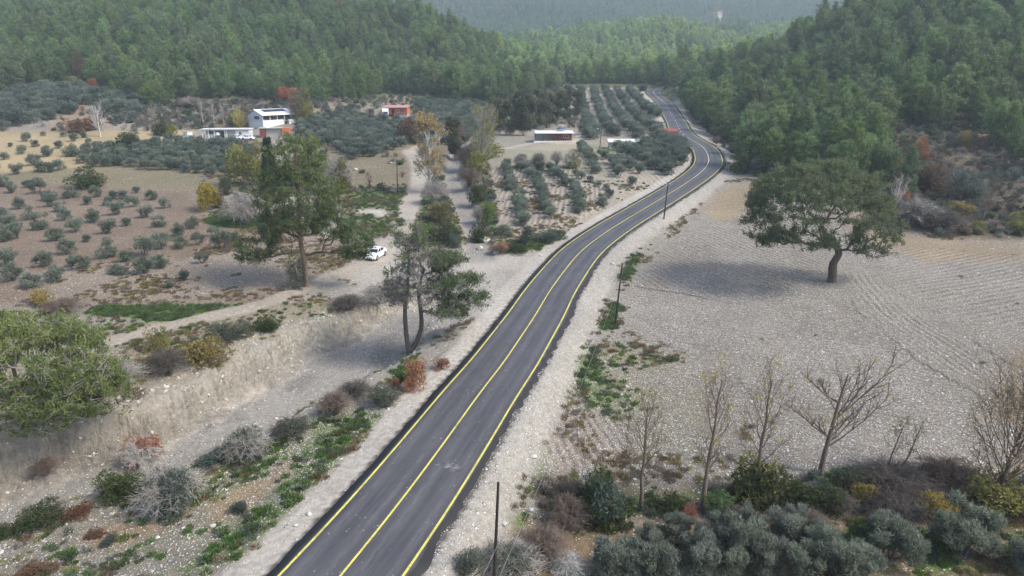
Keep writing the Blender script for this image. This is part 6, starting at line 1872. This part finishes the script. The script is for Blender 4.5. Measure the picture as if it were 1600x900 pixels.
q_ = np.concatenate(pts)
# the embankment itself
i = rs.integers(10, 110, 9000); o_ = -(ROAD_HW + .35 + 4.4 * rs.uniform(0, 1, 9000) ** .8)
e_ = np.stack([ROAD[i, 0] + RN[i, 0] * o_, ROAD[i, 1] + RN[i, 1] * o_], -1) + RT[i] * rs.uniform(-.75, .75, (9000, 1))
q_ = np.vstack([q_, e_])
gr_ = bil(GR, q_[:, 0], q_[:, 1]); q_ = q_[(gr_ > ROAD_HW + 1.6) | (gr_ < -ROAD_HW - .35)]
nn = vnoise(q_[:, 0], q_[:, 1], 4, 91, 3); q_ = q_[nn > rs.uniform(-1.0, .3, len(q_))]
hz_ = hgt(q_[:, 0], q_[:, 1])
siz = .03 + .055 * rs.uniform(0, 1, len(q_)) ** 3 + (rs.uniform(size=len(q_)) < .010) * rs.uniform(.04, .14, len(q_))
s3 = siz[:, None] * rs.uniform(.7, 1.3, (len(q_), 3))
scatter('loose_stones', RKS, np.c_[q_, hz_ + siz * .15], rs.uniform(0, 6.28, len(q_)), s3, tilt=.3, seed=12)

# broken blocks along the rim and foot of the cut bank
M_CREAM = plain('cream_marl', (.42, .385, .325), .95, .2, 2.0)
RKC = []
for m_ in RKS:
    c_ = m_.copy(); c_.materials.clear(); c_.materials.append(M_CREAM); RKC.append(c_)
xs_ = rs.uniform((-60, 35), (20, 80), (60000, 2)); cv = bil(GCL, xs_[:, 0], xs_[:, 1])
xs_ = xs_[(cv > .12) & (rs.uniform(size=len(cv)) < .30)]
sz_ = .05 + .20 * rs.uniform(0, 1, len(xs_)) ** 4
scatter('bank_rubble', RKC, np.c_[xs_, hgt(xs_[:, 0], xs_[:, 1])], rs.uniform(0, 6.28, len(xs_)), sz_[:, None] * rs.uniform(.7, 1.3, (len(xs_), 3)), tilt=.5, seed=16)

# ------------------------------------------------------------------ low weeds on the green patches
def weed(seed, n, L, W, mat, r=.25, up=1.0):
    rng = np.random.default_rng(seed); G = Geo()
    a = rng.uniform(0, 6.28, n); rr = r * rng.uniform(0, 1, n) ** .5
    C = np.stack([np.cos(a) * rr, np.sin(a) * rr, rng.uniform(.02, .12, n)], -1)
    sprays(G, rng, C, nrm(np.stack([np.cos(a) * .5, np.sin(a) * .5, np.full(n, up)], -1)), 1, .02, L, W, .4, rng.uniform(.2, .9, n))
    return G.mesh('weed', mat)
WD = [weed(1, 60, .20, .06, M_GRASSY), weed(2, 60, .16, .07, M_GRASSY), weed(3, 70, .24, .04, M_GREENB), weed(4, 60, .22, .04, M_GREYSH)]
WY = [weed(5, 60, .26, .03, M_DRY), weed(6, 60, .24, .04, M_BROWN), weed(7, 50, .22, .04, M_YG)]
cand = rs.uniform((-58, 24), (70, 150), (190000, 2)); cand = cand[in_frame(cand, 20, 20)]
GG = green.reshape(MX.shape); gv = bil(GG, cand[:, 0], cand[:, 1])
nn = vnoise(cand[:, 0], cand[:, 1], 1.6, 92, 3)
kp = (np.clip(gv + nn * .4 - .25, 0, 1) ** 1.7 > rs.uniform(0, .55, len(cand))) & (np.abs(bil(GR, cand[:, 0], cand[:, 1])) > ROAD_HW + .4)
wq = cand[kp]; print('weeds', len(wq))
scatter('weeds', WD, np.c_[wq, hgt(wq[:, 0], wq[:, 1])], rs.uniform(0, 6.28, len(wq)), rs.uniform(.6, 1.5, len(wq)), tilt=.1, seed=13)
kp = (gv < .6) & (gv > .07) & (vnoise(cand[:, 0], cand[:, 1], 5, 93, 3) > rs.uniform(-.1, 1.4, len(cand))) & (np.abs(bil(GR, cand[:, 0], cand[:, 1])) > ROAD_HW + 1.5)
wq = cand[kp]; print('dry', len(wq))
scatter('dry_weeds', WY, np.c_[wq, hgt(wq[:, 0], wq[:, 1])], rs.uniform(0, 6.28, len(wq)), rs.uniform(.5, 1.4, len(wq)), tilt=.1, seed=14)
# ------------------------------------------------------------------ the air
hz = SB().box(-1300, 1300, -60, 1900, float(GH.min()) - 1.5, float(GH.max()) + 40)
ho = hz.build('haze', None)
ho.data.materials.clear()
mh = bpy.data.materials.new('valley_haze'); mh.use_nodes = True
nt = mh.node_tree; nt.nodes.clear()
o_ = nt.nodes.new('ShaderNodeOutputMaterial'); pv = nt.nodes.new('ShaderNodeVolumePrincipled')
pv.inputs['Color'].default_value = (.80, .92, 1.0, 1)
pv.inputs['Density'].default_value = HAZE
pv.inputs['Anisotropy'].default_value = .2
nt.links.new(pv.outputs[0], o_.inputs['Volume'])
ho.data.materials.append(mh); ho['kind'] = 'stuff'
